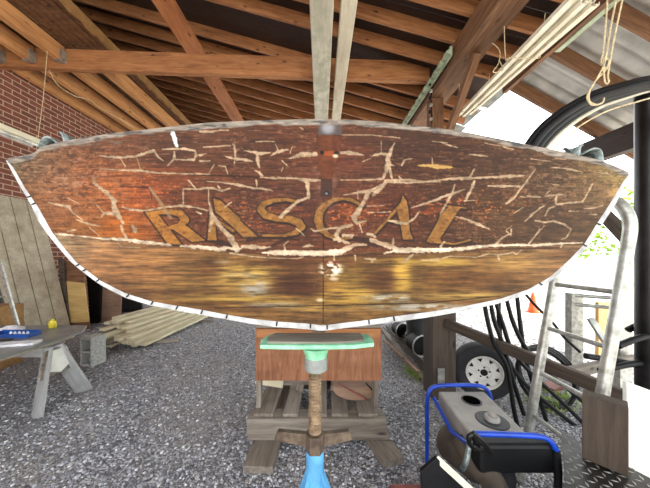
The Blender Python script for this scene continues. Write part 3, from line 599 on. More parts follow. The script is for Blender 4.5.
# transom back + top edge thickness
def samp(C_,n):
    xs_=np.linspace(C_[0][0],C_[-1][0],n); return [(x,float(np.interp(x,[p[0] for p in C_],[p[1] for p in C_]))) for x in xs_]
b=MB(); tt=samp(TOP,60); n=len(tt)
vs=[tp(x,y) for x,y in tt]+[tp(x,y,.035)+Vector((0,0,.0)) for x,y in tt]
b.add(vs,[(i,i+1,n+i+1,n+i) for i in range(n-1)]); b.build('top_edge',M['weather'],boat)
# plank ends (white strip) with dark seam ticks: hull skin
def resample(C_,n):
    P=[Vector((x,y,0)) for x,y in C_]; d=[0]
    for a,c in zip(P[:-1],P[1:]): d.append(d[-1]+(c-a).length)
    out=[]
    for i in range(n):
        s=d[-1]*i/(n-1); j=max(k for k in range(len(d)) if d[k]<=s+1e-9); j=min(j,len(P)-2); f=(s-d[j])/(d[j+1]-d[j]); p=P[j].lerp(P[j+1],f); out.append((p.x,p.y))
    return out
NS=90
inn=resample([(8,161)]+BOT[1:],NS); out=resample(OUT,NS); out=[(a[0]+.8*(c[0]-a[0]),a[1]+.8*(c[1]-a[1])) for a,c in zip(inn,out)]
aft=[tp(x,y,.000) for x,y in inn]; afo=[tp(x,y,.004) for x,y in out]; 
# hull stations forward
sta=[]
mid=afo[NS//2].x
for k in range(0,15):
    s=k/14; y=.86+4.3*s
    wf=(1+.10*math.sin(min(1,s*2)*math.pi/2))*(1-max(0,s-.35)**1.8*2.12) ; wf=max(wf,.015)
    row=[]
    for i,p in enumerate(afo):
        zb=p.z; rel=(zb-1.25)/.62
        z=zb-.012*0+ (.30*max(0,s-.45)**2*2 + .05*s*rel) 
        # bow sharpens: V sections
        x=mid+(p.x-mid)*wf
        row.append(Vector((x,y if k else p.y+.0,z)))
    sta.append(row)
b=MB(); vs=[];fs=[]
rings=[aft,afo]+sta[1:]
for rw in rings: vs+=rw
for k in range(len(rings)-1):
    for i in range(NS-1): fs.append((k*NS+i,k*NS+i+1,(k+1)*NS+i+1,(k+1)*NS+i))
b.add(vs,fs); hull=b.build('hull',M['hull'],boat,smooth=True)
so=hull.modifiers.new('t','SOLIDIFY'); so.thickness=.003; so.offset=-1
# seam ticks and fastenings along white edge
for (x,y) in [(26,199),(32,208),(74,264),(84,272.5),(101,284),(124,296),(150,304.5),(175,309.5),(199,312.5),(223,317),(278,324),(309,327.5),(331,327),(368,321.5),(391,321),(584,248),(598,226),(540,287)]:
    j=min(range(NS),key=lambda i:(inn[i][0]-x)**2+(inn[i][1]-y)**2); 
    a=Vector((*inn[j],0)); c_=Vector((*min(out,key=lambda q_:(q_[0]-inn[j][0])**2+(q_[1]-inn[j][1])**2),0))
    d=(c_-a).normalized(); L=(c_-a).length*.8
    p=tp(a.x+d.x*.2,a.y+d.y*.2,-.002); p2=tp(a.x+d.x*L,a.y+d.y*L,.0)
    bb2=MB(); bb2.tube([p,p2],.0022,6); bb2.build('plank_seam',M['black'],boat)
# keel below the hull
board('keel',(mid,.95,1.222),(mid,4.4,1.222),.05,.035,M['weather'],boat)
b=MB(); dk_=[]
for k,row in enumerate(sta[1:13]): dk_+= [row[0]+Vector((.03,0,-.05)),row[-1]+Vector((-.03,0,-.05))]
b.add(dk_,[(2*i,2*i+1,2*i+3,2*i+2) for i in range(11)]); b.build('deck',M['weather'],boat)
# chocks on the quarters
def chock(pts_near,pts_far,lab):
    r_=root('fairlead_chock',pts_near[0],lab,'fairlead','fairlead chocks')
    return r_
def horn(prof,depth,parent,mat):
    """curved metal leaf: profile in pixels, swept forward"""
    th=[]; b=MB(); P=cr([tp(x,y,.01) for x,y in prof],6); n=len(P)
    vs=P+[p+Vector((0,depth,0)) for p in P]; b.add(vs,[(i,i+1,n+i+1,n+i) for i in range(n-1)])
    o=b.build('horn',mat,parent,smooth=True); s_=o.modifiers.new('s','SOLIDIFY'); s_.thickness=.005; return o
for prof1,prof2,base,lab in (([(37.5,152),(39.5,142),(43,137),(48,136),(53,139),(57.5,143)],[(60,131),(63,135),(64.5,141),(66,143)],[(36,150),(66,141)],'curved metal fairlead chock on the left top corner of the transom'),
    ([(604,162),(603,153),(600,148.5),(594,147.5),(588,150),(583,153)],[(583,144),(580,146),(579,153),(578,154)],[(606,162),(566,151)],'curved metal fairlead chock on the right top corner of the transom')):
    c0=tp(*base[0],.02); r_=root('fairlead_chock',c0,lab,'fairlead','fairlead chocks')
    horn(prof1,.06,r_,M['chock']); horn(prof2,.06,r_,M['chock'])
    s_=1 if prof2[0][0]<300 else -1
    b=MB(); P=[tp(prof2[0][0]+dx*s_,prof2[0][1]+dy,.04) for dx,dy in ((0,0),(4,5),(10,8.5 if s_>0 else 4.5),(18,8 if s_>0 else 3.5),(5,11.5)) ]
    b.prism(P,(0,.012,0)); b.build('base_flange',M['chock'],r_)
# ================================================================== JACK STAND
jx=at(315,343,.88).x
js=root('boat_stand',(jx,.88,0),'tall boat jack stand with mint green pad, rusty screw and light blue base','jack stand')
b=MB(); z=1.205
pad=[atz(264,347.5,z),atz(270,346.0,z),atz(300,345.8,z),atz(340,346,z),atz(362,340,z),atz(370,337,z),atz(371.5,339.5,z)]
py=[(-.18,-.055),(-.1,-.06),(.06,-.06),(.13,-.055),(.2,-.035),(.205,0),(.2,.06),(-.17,.06),(-.19,0)]
b.prism([(jx+x,.88+y,z-.016) for x,y in py],(0,0,.014)); pd=b.build('pad',M['green'],js,bevel=.003)
b=MB(); b.prism([(jx+x*.86-.005,.885+y*.8,z-.002) for x,y in py],(0,0,.006)); b.build('pad_top',M['weather'],pd)
b=MB(); b.lathe((jx+.003,.88,z-.11),[(.03,.0),(.036,.02),(.036,.045),(.045,.075),(.058,.088)],n=24); 
b.build('socket',M['green'],js,smooth=True)
b=MB(); b.lathe((jx+.003,.88,z-.105),[(.04,0),(.04,.038),(.036,.045)],n=24); b.build('collar',M['graypaint'],js,smooth=True)
zt=z-.1; zb=.86; N=30; prof=[]
for i in range(N*2+1): prof.append((.0230 if i%2 else .0165, zb-.12+(zt-zb+.12)*i/(2*N)))
b=MB(); b.lathe((jx,.88,0),prof,n=20); b.build('screw',M['rust'],js,smooth=False)
zn=.865
b=MB(); b.lathe((jx,.88,zn-.02),[(.034,-.03),(.034,.03)],n=6); b.build('nut',M['rust2'],js)
for s_,l in ((-1,.13),(1,.12)):
    b=MB(); b.prism([(jx+s_*.03,.88-.01,zn-.035),(jx+s_*.03,.88-.01,zn+.01),(jx+s_*l,.87,zn+.02-.0*s_),(jx+s_*(l+.012),.87,zn-.01),(jx+s_*l*.8,.87,zn-.02)],(0,.02,0)); b.build('handle',M['rust2'],js,bevel=.003)
b=MB(); b.lathe((jx,.88,0),[(.030,zn-.05),(.031,zn-.06),(.031,.30),(.033,.2)][::-1],n=28); b.build('tube',M['blue'],js,smooth=True)
for k in range(4):
    a=math.pi/4+k*math.pi/2; dx,dy=math.cos(a),math.sin(a)
    b=MB(); b.tube([(jx+dx*.03,.88+dy*.03,.64),(jx+dx*.36,.88+dy*.36,.01)],.02,12); b.build('leg',M['blue'],js,smooth=True)
for k in range(4):
    a=math.pi/4+k*math.pi/2; dx,dy=math.cos(a),math.sin(a)
    b=MB(); b.prism([(jx+dx*.028,.88+dy*.028,.76),(jx+dx*.028,.88+dy*.028,.62),(jx+dx*.085,.88+dy*.085,.62)],(-dy*.005,dx*.005,0)); b.build('gusset',M['blue'],js)
# ================================================================== PLYWOOD TABLE on timbers behind
pt=root('plywood_bench',(.0,2.03,.257),'plywood sided bench standing on timbers under the boat','bench')
A=at(256,328,2.03); B_2=at(381,380,2.03)
zt_=A.z; zb_=B_2.z
b=MB(); b.box(((A.x+B_2.x)/2,2.03,(zt_+zb_)/2),(B_2.x-A.x,.02,zt_-zb_)); b.build('front_panel',M['plyv'],pt)
b=MB(); b.box(((A.x+B_2.x)/2,2.33,zt_+.01),(B_2.x-A.x,.6,.02)); b.build('bench_top',M['weather'],pt)
b=MB(); b.box(((A.x+B_2.x)/2,2.015,zt_-.035),((B_2.x-A.x)*.98,.012,.07)); b.build('top_rail',M['beam'],pt)
for x,y in ((A.x+.02,2.06),(B_2.x-.04,2.06),(A.x+.02,2.59),(B_2.x-.04,2.59)):
    board('leg',(x,y,.257),(x,y,zt_),.04,.06,M['weather'],pt,up=(0,1,0))
# timbers
y1=1.78
def tim(p0,p1,w,t_,m,lab,grp='timbers under the bench',nm='timber',up=(0,0,1)): return tag(board(nm,p0,p1,w,t_,m,up=up),lab,'timber',grp)
XL=at(247,430,1.95).x; XR=at(386,430,1.95).x
tim((XL,2.0,.168),(XR,2.0,.168),.13,.125,M['weather'],'thick upper timber lying across the front of the crib')
tim((XL+.01,2.01,.08),(XR+.03,2.01,.08),.13,.045,M['weather'],'thinner lower timber beneath the thick front timber')
tim((XL+.02,2.75,.168),(XR,2.75,.168),.14,.125,M['dkweather'],'rear timber across the back of the crib')
tim((XL+.02,2.75,.08),(XR,2.75,.08),.12,.045,M['dkweather'],'lower rear timber across the back of the crib')
pL0=atz(258,467,.05); tim(Vector((pL0.x,pL0.y,.028)),Vector((pL0.x+.04,2.9,.028)),.21,.05,M['weather'],'left floor plank sticking forward under the crib')
pR0=atz(394,460,.05); tim(Vector((pR0.x,pR0.y,.028)),Vector((pR0.x-.34,2.9,.028)),.17,.05,M['weather'],'right floor plank angled forward under the crib')
for i,(x,w) in enumerate(((-.45,.15),(-.24,.12),(-.03,.15),(.15,.13),(.37,.15))):
    tim((x,1.96,.243),(x+.02,2.8,.243),w,.024,M['weather'],'flat slat on top of the crib, %s from the left'%ordn[i],'slats of the crib','slat')
# loose offcuts on slats
offc=[((256,380),(283,397),.05,'pale offcut lying crosswise at the left of the crib'),((256,397),(312,402),.05,'long offcut lying along the crib behind the screw'),((301,384),(299,410),.05,'upright grey offcut standing left of the jack screw'),((331,388),(336,412),.035,'upright grey offcut right of the jack screw'),]
for i,(a_,c_,w,lab) in enumerate(offc):
    y=2.3+.06*i if i<2 else 2.12+.04*i
    p0=at(*a_,y); p1=at(*c_,y+.02); p0.z=max(p0.z,.30) ; p1.z=max(p1.z,.30); tim(p0,p1,w*1.2,.03,M['weather' if i else 'lumber'],lab,'offcuts on the crib','offcut',up=(0,-1,.3))
b=MB(); c0=at(352,398,2.25); prof=[]
for k in range(20):
    a=math.pi+math.pi*k/19; prof.append((c0.x+.02+.2*math.cos(a),2.12,.375+.11*math.sin(a)))
b.prism(prof,(0,.5,.03)); tag(b.build('curved_offcut',M['pink'],bevel=.004),'pinkish curved piece of wood with rounded edge on the crib','wood piece')
tag(board('dark_strap',at(338,383,2.10),at(368,400,2.10),.012,.012,M['redm']),'thin dark red rod lying over the curved wood piece','rod')
tag(board('dark_stick',at(366,383,2.11),at(378,396,2.11),.012,.012,M['black']),'short black stick leaning at the right end of the crib','stick')
# ================================================================== LEFT SIDE
tb=root('work_table',(-3.3,2.2,0),'grey sheet work table on wooden sawhorses at left','table')
zt_=.63
b=MB(); b.prism([(-2.75,.9,zt_-.02),(-2.72,2.85,zt_-.02),(-2.9,3.1,zt_-.02),(-4.3,3.1,zt_-.02),(-4.3,.9,zt_-.02)],(0,0,.02)); b.build('table_top',M['tabletop'],tb,bevel=.002)
b=MB(); b.prism([(-2.79,.9,zt_-.05),(-2.76,2.8,zt_-.05),(-4.2,2.8,zt_-.05),(-4.2,.9,zt_-.05)],(0,0,.028)); b.build('under_sheet',M['siding'],tb)
for k,(ys_,l) in enumerate(((2.52,0),)):
    sh=root('sawhorse',(-3.2,ys_,0),'grey painted wooden sawhorse holding up the work table','sawhorse')
    board('top_rail',(-2.76,ys_,zt_-.1),(-4.1,ys_,zt_-.1),.09,.09,M['wsaw'],sh)
    for x in (-2.72,-3.95):
        x2=x+.11 if x>-3 else x-.11
        board('leg',(x,ys_-.03,zt_-.06),(x2,ys_-.22,.0),.14,.03,M['wsaw'],sh,up=(.25,.9,.2))
        board('leg',(x,ys_+.03,zt_-.06),(x2,ys_+.24,.0),.14,.03,M['wsaw'],sh,up=(.25,-.9,.2))
        b=MB(); xx=x+.035 if x>-3 else x-.035; b.prism([(xx,ys_-.10,zt_-.07),(xx,ys_+.10,zt_-.07),(xx+.02,ys_+.17,zt_-.32),(xx+.02,ys_-.17,zt_-.32)],(.018,0,0)); b.build('gusset',M['weather'],sh)
        if x>-3:
            b=MB(); b.prism([(xx+.022,ys_-.05,zt_-.08),(xx+.022,ys_+.09,zt_-.08),(xx+.036,ys_+.15,zt_-.24),(xx+.036,ys_+.02,zt_-.315),(xx+.03,ys_-.09,zt_-.27)],(.006,0,0)); b.build('white_patch',M['white'],sh)
# items on the table
def blobcloth(name,c,rx,ry,h,mat,lab,cat,seed):
    g=random.Random(seed); b=MB(); n=22; vs=[];fs=[]
    for j in range(8):
        for i in range(n):
            a=2*math.pi*i/n; r_=j/7; k_=1+.22*math.sin(3*a+seed)+.1*math.sin(7*a)
            zz=h*(1-r_**2)*(1+.5*math.sin(5*a+j*1.3)*r_)*(.7+.5*g.random()) if j<7 else 0
            vs.append((c[0]+rx*r_*k_*math.cos(a),c[1]+ry*r_*k_*math.sin(a),c[2]+max(zz,.001)))
    for j in range(7):
        for i in range(n): i2=(i+1)%n; fs.append((j*n+i,j*n+i2,(j+1)*n+i2,(j+1)*n+i))
    b.add(vs,fs); o=b.build(name,mat,smooth=True); s_=o.modifiers.new('s','SOLIDIFY'); s_.thickness=.004; s_.offset=-1; return tag(o,lab,cat)
pz_=lambda x,y:atz(x,y,zt_)
p=pz_(12,329); blobcloth('rag',(p.x,p.y,zt_),.15,.08,.035,M['paper'],'crumpled white rag at the back of the work table','rag',3)
p=pz_(15,336); 
tr2=root('tool_tray',(p.x,p.y,zt_),'blue tray with small white bottles on the work table','tray')
b=MB(); b.box((p.x,p.y,zt_+.006),(.42,.12,.012)); b.box((p.x,p.y+.06,zt_+.025),(.42,.012,.05)); b.box((p.x,p.y-.06,zt_+.02),(.42,.012,.04)); b.box((p.x+.205,p.y,zt_+.02),(.012,.12,.04)); b.box((p.x-.205,p.y,zt_+.02),(.012,.12,.04)); b.build('tray_body',M['bluecloth'],tr2,bevel=.003)
for i in range(5):
    b=MB(); b.lathe((p.x-.02+i*.045,p.y-.02,zt_+.013),[(.012,0),(.012,.03),(.007,.036),(.007,.042)],n=10); tag(b.build('small_bottle',M['paper'],smooth=True),'tiny white bottle in the blue tray on the work table','bottle','bottles in the blue tray')
p=pz_(16,345); b=MB(); b.box((p.x,p.y,zt_+.012),(.34,.11,.024),rz=.25); tag(b.build('paper_stack',M['paper'],bevel=.003),'white box lid lying at the front of the work table','lid')
p=pz_(4,343); b=MB(); b.box((p.x,p.y,zt_+.03),(.12,.05,.012),rz=.4); tag(b.build('caulk_knife',M['steelblk']),'black scraper lying across the white lid','scraper')
p=pz_(52.5,327.5); r_=root('yellow_bottle',(p.x,p.y,zt_),'small yellow glue bottle at the back edge of the work table','bottle')
b=MB(); b.lathe((p.x,p.y,zt_),[(.034,0),(.038,.01),(.036,.05),(.03,.075),(.014,.085)],n=18); b.build('bottle_body',M['yellow'],r_,smooth=True); b=MB(); b.lathe((p.x,p.y,zt_+.083),[(.018,0),(.013,.02)],n=14); b.build('cap',M['yellow'],r_,smooth=True)
# siding sheet leaning on the brick wall
def lean(y0,y1,xt,zt2,xb,mat,name,lab,cat,th=.02,grooves=0,parent=None,zb2=0.0):
    top=Vector((xt,0,zt2)); bot=Vector((xb,0,zb2)); d=(top-bot); n=Vector((-d.z,0,d.x)).normalized()*-1
    b=MB(); 
    k=grooves or 1; w=(y1-y0)/k
    vs=[]
    for i in range(k):
        a=y0+i*w+(.016 if i else 0); c=y0+(i+1)*w-.0; 
        b.prism([bot+Vector((0,a,0)),bot+Vector((0,c,0)),top+Vector((0,c,0)),top+Vector((0,a,0))],n*-th)
    if grooves: b.prism([bot+Vector((0,y0+.01,0))-n*th*.8,bot+Vector((0,y1-.01,0))-n*th*.8,top+Vector((0,y1-.01,0))-n*th*.8,top+Vector((0,y0+.01,0))-n*th*.8],n*-th*.15)
    return b.build(name,mat,parent)
o=lean(3.75,4.96,-5.58,2.545,-4.95,M['siding'],'siding_sheet','','sheet',.04,5); tag(o,'grey grooved plywood siding sheet leaning against the brick wall','sheet')
# dark framed yellow door panel
dp=root('old_door_panel',(-4.5,5.2,0),'old yellow panel door with brown frame leaning beyond the siding sheet','door panel')
def slab(a,c,D,th,name,mat,par): 
    p,q_=at(*a,D),at(*c,D); b=MB(); b.box(((p.x+q_.x)/2,D,(p.z+q_.z)/2),(abs(q_.x-p.x),th,abs(p.z-q_.z))); return b.build(name,mat,par,bevel=.003)
def quad(pts,D,th,name,mat,par=None):
    b=MB(); b.prism([at(x,y,D) for x,y in pts],(0,th,0)); return b.build(name,mat,par,bevel=.003)
quad([(60,258),(84,268),(90,345),(76,350)],5.06,.03,'backing_board',M['darkbeam'],dp)
quad([(64,281),(84,283),(89,322),(70,323)],5.03,.02,'yellow_panel',M['yply'],dp)
quad([(66,275),(83,277),(84,283),(67,281)],5.00,.04,'rail',M['darkbeam'],dp)
quad([(58,258),(63,260),(72,356),(66,357)],5.0,.05,'stile',M['dkweather'],dp)
o=quad([(86,268),(101,282),(98,346),(92,350)],5.5,.25,'black_bag',M['black']); tag(o,'black plastic sack standing between the yellow door panel and the pale board','sack')
o=quad([(101,280),(121,292),(120,334),(98,340)],5.55,.03,'pale_board',M['pink']); tag(o,'pinkish board leaning behind the near ends of the lumber pile','board')
o=quad([(112,240),(140,262),(142,310),(114,318)],6.6,.05,'dark_sheet',M['dark']); tag(o,'dark sheet standing in the shade behind the lumber pile','sheet')
# metal ladder rail at far left
ml=root('metal_rack',(-3.9,3.3,0),'grey metal shelf upright slanting at the left edge behind the table','rack')
for dx in (0,):
    board('upright',at(0,262,3.25),at(20,334,3.25),.045,.02,M['alu'],ml,up=(0,-1,0)); board('upright',at(-8,270,3.5),at(12,334,3.5),.045,.02,M['dark'],ml,up=(0,-1,0))
board('shelf_arm',at(-6,298,3.35),at(7,296,3.35),.02,.02,M['alu'],ml)
o=slab((-20,306),(6,368),3.3,.4,'storage_crate',M['ochre'],None); tag(o,'yellowish crate in the dark at the left edge behind the table','crate')
# concrete block on end
cp=atz(88,367,0); cb=root('concrete_block',(cp.x,cp.y,0),'grey hollow concrete block standing on end beside the sawhorse','concrete block')
b=MB(); W,Dp,Hh=.19,.19,.39
for (cx,cy,cz,a,c_,e) in ((0,-.08,.195,.19,.03,.39),(0,.08,.195,.19,.03,.39),(0,0,.0175,.19,.13,.035),(0,0,.195,.19,.13,.03),(0,0,.3725,.19,.13,.035),(.03,0,.195,.02,.13,.39)):
    b.box((cx,cy,cz),(a,c_,e))
o=b.build('block_body',M['concrete'],cb,bevel=.004,mw=Matrix.Translation((cp.x-.02,cp.y+.1,0))@Matrix.Rotation(R(80),4,'Z'))
# lumber pile
g=random.Random(12); n_=0
rows=[(.045,[-2.78,-2.9,-3.02,-3.15,-3.28,-3.40]),(.095,[-2.86,-2.99,-3.12,-3.25,-3.40]),(.145,[-2.95,-3.08,-3.21,-3.36,-3.5]),(.195,[-3.04,-3.17,-3.3,-3.45]),(.245,[-3.12,-3.26,-3.42]),(.295,[-3.2,-3.36,-3.5]),(.345,[-3.3,-3.46])]
for j,(z_,xsr) in enumerate(rows):
    for i,x in enumerate(xsr):
        y0=3.98+g.uniform(-.16,.22)+.05*j; L=2.3+g.uniform(-.25,.35); a=g.uniform(-.05,.05)
        mat=M['lumber'] if g.random()<.8 or x>-3.1 else M['weather']
        o=board('lumber_board',(x-.07-.03*j,y0,z_+.02),(x+.10+a,y0+L,z_+.02),.102,.042,mat,warp=g.uniform(-.01,.01))
        tag(o,'lumber pile board, %s layer up, %s from the right'%(ordn[j],ordn[i]),'board','boards of the lumber pile')
for k,y in enumerate((4.25,5.6)):
    tag(board('bearer',(-3.55,y,.022),(-2.45,y+.05,.022),.09,.044,M['weather']),'%s bearer stick under the lumber pile, its end poking out at the right'%('near' if k==0 else 'far'),'stick','bearers of the lumber pile')
# ================================================================== RIGHT SIDE
cxp=at(645,255,2.1).x+.02
cl=root('steel_column',(cxp+.02,2.1,0),'round black steel column at the right edge','column')
b=MB(); b.lathe((cxp+.02,2.1,0),[(.085,0),(.085,Z+1.33)],n=32); b.build('shaft',M['steelblk'],cl,smooth=True)
b=MB(); b.box((cxp-.02,2.1,Z+1.345),(.5,.22,.03)); b.build('cap_plate',M['steelblk'],cl); 
b=MB(); b.box((cxp+.02,2.1,.01),(.3,.3,.02)); b.build('base_plate',M['steelblk'],cl)
# hanging hose bundle
hb=root('hose_coil',at(600,100,1.8),'thick bundle of black hoses slung in a curve under the right roof','hose')
path=[(512,185),(536,142),(560,118),(590,100),(620,90),(655,82),(700,84)]
for i,(dx,dy,r_) in enumerate(((0,0,.026),(5,5,.024),(-6,-4,.026),(8,10,.022),(0,-8,.026),(-9,2,.022),(12,15,.018))):
    pts=[at(x+dx*.7*(1-.3*k/6),y+dy*.75*(1-.1*k),1.85-.03*k+.02*i) for k,(x,y) in enumerate(path)]
    b=MB(); b.tube(cr(pts,8),r_,12); b.build('hose',M['black'] if i<6 else M['vinyl'],hb,smooth=True)
pts=[at(x+13,y+13,1.80-.03*k) for k,(x,y) in enumerate(path)]; b=MB(); b.tube(cr(pts,8),.005,8); b.build('cord',M['rope'],hb,smooth=True)
rp=root('hanging_rope',at(600,60,1.6),'looped tan rope hanging from the roof and holding the black hoses','rope')
D=1.62
for i,l in enumerate(([(622,-25),(612,20),(607,50),(604,65),(596,80),(590,90),(587,98),(592,105),(602,103),(604,98)],[(628,-25),(618,20),(612,50),(608,75),(609,82),(605,82),(603,62),(605,58),(609,62),(606,70)],[(609,-25),(606,20),(603,52),(601,62),(605,70),(600,76),(593,84),(589,94),(590,102),(598,105)])):
    b=MB(); b.tube(cr([at(x,y,D+.006*i) for x,y in l],7),.0048,8); b.build('strand',M['rope'],rp,smooth=True)
tag(board('rope_batten',(2.05,1.62,Z+HB(2.3)-.02),(2.86,1.62,Z+HB(2.8)-.02),.06,.05,M['rafter']),'short batten above the frame from which the rope hangs','batten')
# ladder with bent top
ld=root('aluminium_ladder',(1.45,1.6,0),'aluminium ladder with a curved top rail standing right of the boat','ladder')
def lx(z): return .93*(1.45+.17*(1.5+(z-1.5)/.93))
def LZ(z): return 1.5+(z-1.5)*.93
YF,YN=1.67,1.30
far=[(lx(z),YF,z) for z in (0,.4,.8,1.2,1.5)]; near=[(lx(z),YN,z) for z in (0,.4,.8,1.2,1.5)]
tx_=lx(1.6)
pth=near+[(lx(1.66),YN+.005,1.66),(tx_+.012,YN+.04,1.76),(tx_+.015,YN+.1,1.81),(tx_+.015,YN+.19,1.835),(tx_+.012,YF-.08,1.81),(tx_+.01,YF-.03,1.76),(lx(1.64),YF,1.64)]+far[::-1]
b=MB(); b.tube(cr(pth,6),.027,14); b.build('side_rail',M['alu'],ld,smooth=True)
for z in (.36,.66,.98,1.29):
    z=LZ(z); b=MB(); b.tube([(lx(z),YN,z),(lx(z),YF,z)],.014,12); b.build('rung',M['alu'],ld,smooth=True)
# wooden rail on posts
rw=root('timber_rail',(1.3,2.6,0),'dark timber rail running from a square post towards the right foreground','rail')
pA=at(439,350,2.7); board('post',(pA.x,2.7,0),(pA.x,2.7,.98),.24,.24,M['dkweather'],rw,up=(0,1,0))
pB=at(446,323,2.58); pC=at(640,404,1.55)
board('rail',pB,pC,.05,.092,M['dkweather'],rw)
b=MB(); q_=at(441,378,2.57); b.box((q_.x,2.57,q_.z),(.07,.012,.2)); b.build('steel_bracket',M['alu'],rw)
pD=at(607,428,1.33)
tag(board('timber_block',(1.36,1.20,.503),(1.36,1.20,.815),.145,.08,M['dkweather'],up=(.75,.66,0)),'short weathered timber block standing on the diamond plate under the rail end','timber block')
tag(board('thin_board',at(540,372,2.05),at(604,408,1.7),.03,.03,M['weather'],),'thin grey board just below the dark timber rail','board')
# white sheet
o=quad([(627,382),(665,396),(665,555),(627,555)],1.26,.02,'white_sheet',M['white']); tag(o,'white sheet standing on edge in front of the black column','sheet')
# diamond plate deck
dz=.5; ply=[atz(561,431,dz),atz(566,496,dz),atz(640,640,dz),atz(800,640,dz),atz(650,478,dz)]
tl=root('steel_deck',ply[0],'black diamond plate deck at the lower right','deck')
b=MB(); b.prism([p-Vector((0,0,.006)) for p in ply],(0,0,.006)); b.build('plate',M['diamond'],tl)
b=MB(); bx0=min(p.x for p in ply); 
cen=sum(ply,Vector())/len(ply); b.prism([cen+(p-cen)*.9-Vector((0,0,dz)) for p in ply],(0,0,dz-.007)); b.build('frame_box',M['dark'],tl)
b=MB(); g=random.Random(3)
def inside(p,poly):
    c=False; n=len(poly)
    for i in range(n):
        a,e=poly[i],poly[(i+1)%n]
        if (a.y>p.y)!=(e.y>p.y) and p.x<(e.x-a.x)*(p.y-a.y)/(e.y-a.y)+a.x: c=not c
    return c
d1=(ply[4]-ply[0]); ang=math.atan2(d1.y,d1.x)
for i in range(-60,60):
    for j in range(-60,60):
        u=i*.034; v_=j*.034; p=ply[0]+Vector((u*math.cos(ang)-v_*math.sin(ang),u*math.sin(ang)+v_*math.cos(ang),0))
        if not inside(p,ply): continue
        a=ang+(R(45) if (i+j)%2 else R(-45)); dx,dy=math.cos(a)*.016,math.sin(a)*.016; nx,ny=-math.sin(a)*.005,math.cos(a)*.005
        b.add([(p.x-dx,p.y-dy,dz),(p.x+nx,p.y+ny,dz),(p.x+dx,p.y+dy,dz),(p.x-nx,p.y-ny,dz),(p.x,p.y,dz+.003)],[(0,3,4),(3,2,4),(2,1,4),(1,0,4)])
tag(b.build('tread_pattern',M['alu'],tl),kind='stuff')
# spare wheel
wc=Vector((at(482,370,2.62).x,2.62,.295)); wh=root('trailer_wheel',(wc.x,wc.y,0),'trailer wheel with black tyre and white spoked rim leaning behind the rail','wheel')
ax=Vector((-.28,-1,.0)).normalized()
b=MB(); pr=[(.165,-.07),(.20,-.085),(.25,-.085),(.278,-.065),(.287,-.03),(.287,.03),(.278,.065),(.25,.085),(.20,.085),(.165,.07)]; b.lathe(wc,pr+[pr[0]],axis=ax,n=56,cap=False); b.build('tyre',M['rubber'],wh,smooth=True)
b=MB(); b.lathe(wc,[(.172,-.07),(.172,.078),(.166,.082),(.158,.07),(.15,.04)],axis=ax,n=48,cap=False)
q4=Vector((0,0,1)).rotation_difference(ax)
def wp_(r_,a,h): return wc+q4@Vector((r_*math.cos(a),r_*math.sin(a),h))
NSP=8
b.lathe(wc,[(.160,.055),(.150,.05),(.110,.058),(.07,.066),(.066,.05)],axis=ax,n=48,cap=False)
b.lathe(wc,[(.0,.058),(.0665,.058)],axis=ax,n=48,cap=False)
rim=b.build('rim',M['white'],wh,smooth=True)
for k in range(NSP):
    a=2*math.pi*k/NSP; b=MB(); b.add([wp_(.142,a-.17,.058),wp_(.142,a+.17,.058),wp_(.108,a,.064),wp_(.142,a-.17,.045),wp_(.142,a+.17,.045),wp_(.108,a,.045)],[(0,1,2),(3,4,5),(0,1,4,3),(1,2,5,4),(2,0,3,5)]); b.build('rim_window',M['black'],rim)
b=MB(); b.lathe(wc+ax*.057,[(.034,0),(.034,.006),(.02,.012)],axis=ax,n=20); b.build('hub_bore',M['black'],rim)
for k in range(5):
    a=2*math.pi*k/5; b=MB(); b.lathe(wp_(.052,a,.056),[(.009,0),(.009,.008)],axis=ax,n=8); b.build('lug_hole',M['black'],rim)
# mudguard behind
o=quad([(452,342),(470,338),(478,345),(458,362)],2.9,.06,'grey_drum_edge',M['graypaint']); bpy.data.objects.remove(o)
# blue framed tool
tool=root('blower_unit',(1.0,1.5,0),'grey plastic tool case with two round openings carried in a blue tube frame','tool')
zt_=.54
b=MB(); P=[atz(438,391,zt_),atz(484,391,zt_),atz(528,434,zt_),atz(470,434,zt_)]
b.prism([p-Vector((0,0,.14)) for p in P],(0,0,.14)); body=b.build('case',M['grey'],tool,bevel=.012)
c1=atz(471.5,400.8,zt_); c2=atz(492,420.5,zt_)
b=MB(); b.lathe(c1,[(.06,0),(.06,.004),(.052,.005),(.05,.0015)],n=32); ro=b.build('round_opening',M['dark'],tool,smooth=False)
b=MB(); b.lathe(c1,[(.05,0),(.05,.006)],n=32); b.build('opening_hole',M['void'],ro)
b=MB(); b.lathe(c2,[(.085,0),(.085,.003),(.08,.006)],n=36); kp=b.build('knob_plate',M['dark'],tool)
b=MB(); b.lathe(c2,[(.04,.004),(.04,.02),(.032,.03)],n=24); b.lathe(c2+Vector((0,0,.02)),[(.018,0),(.018,.022),(.012,.026)],n=16); b.build('knob',M['grey'],kp,smooth=True)
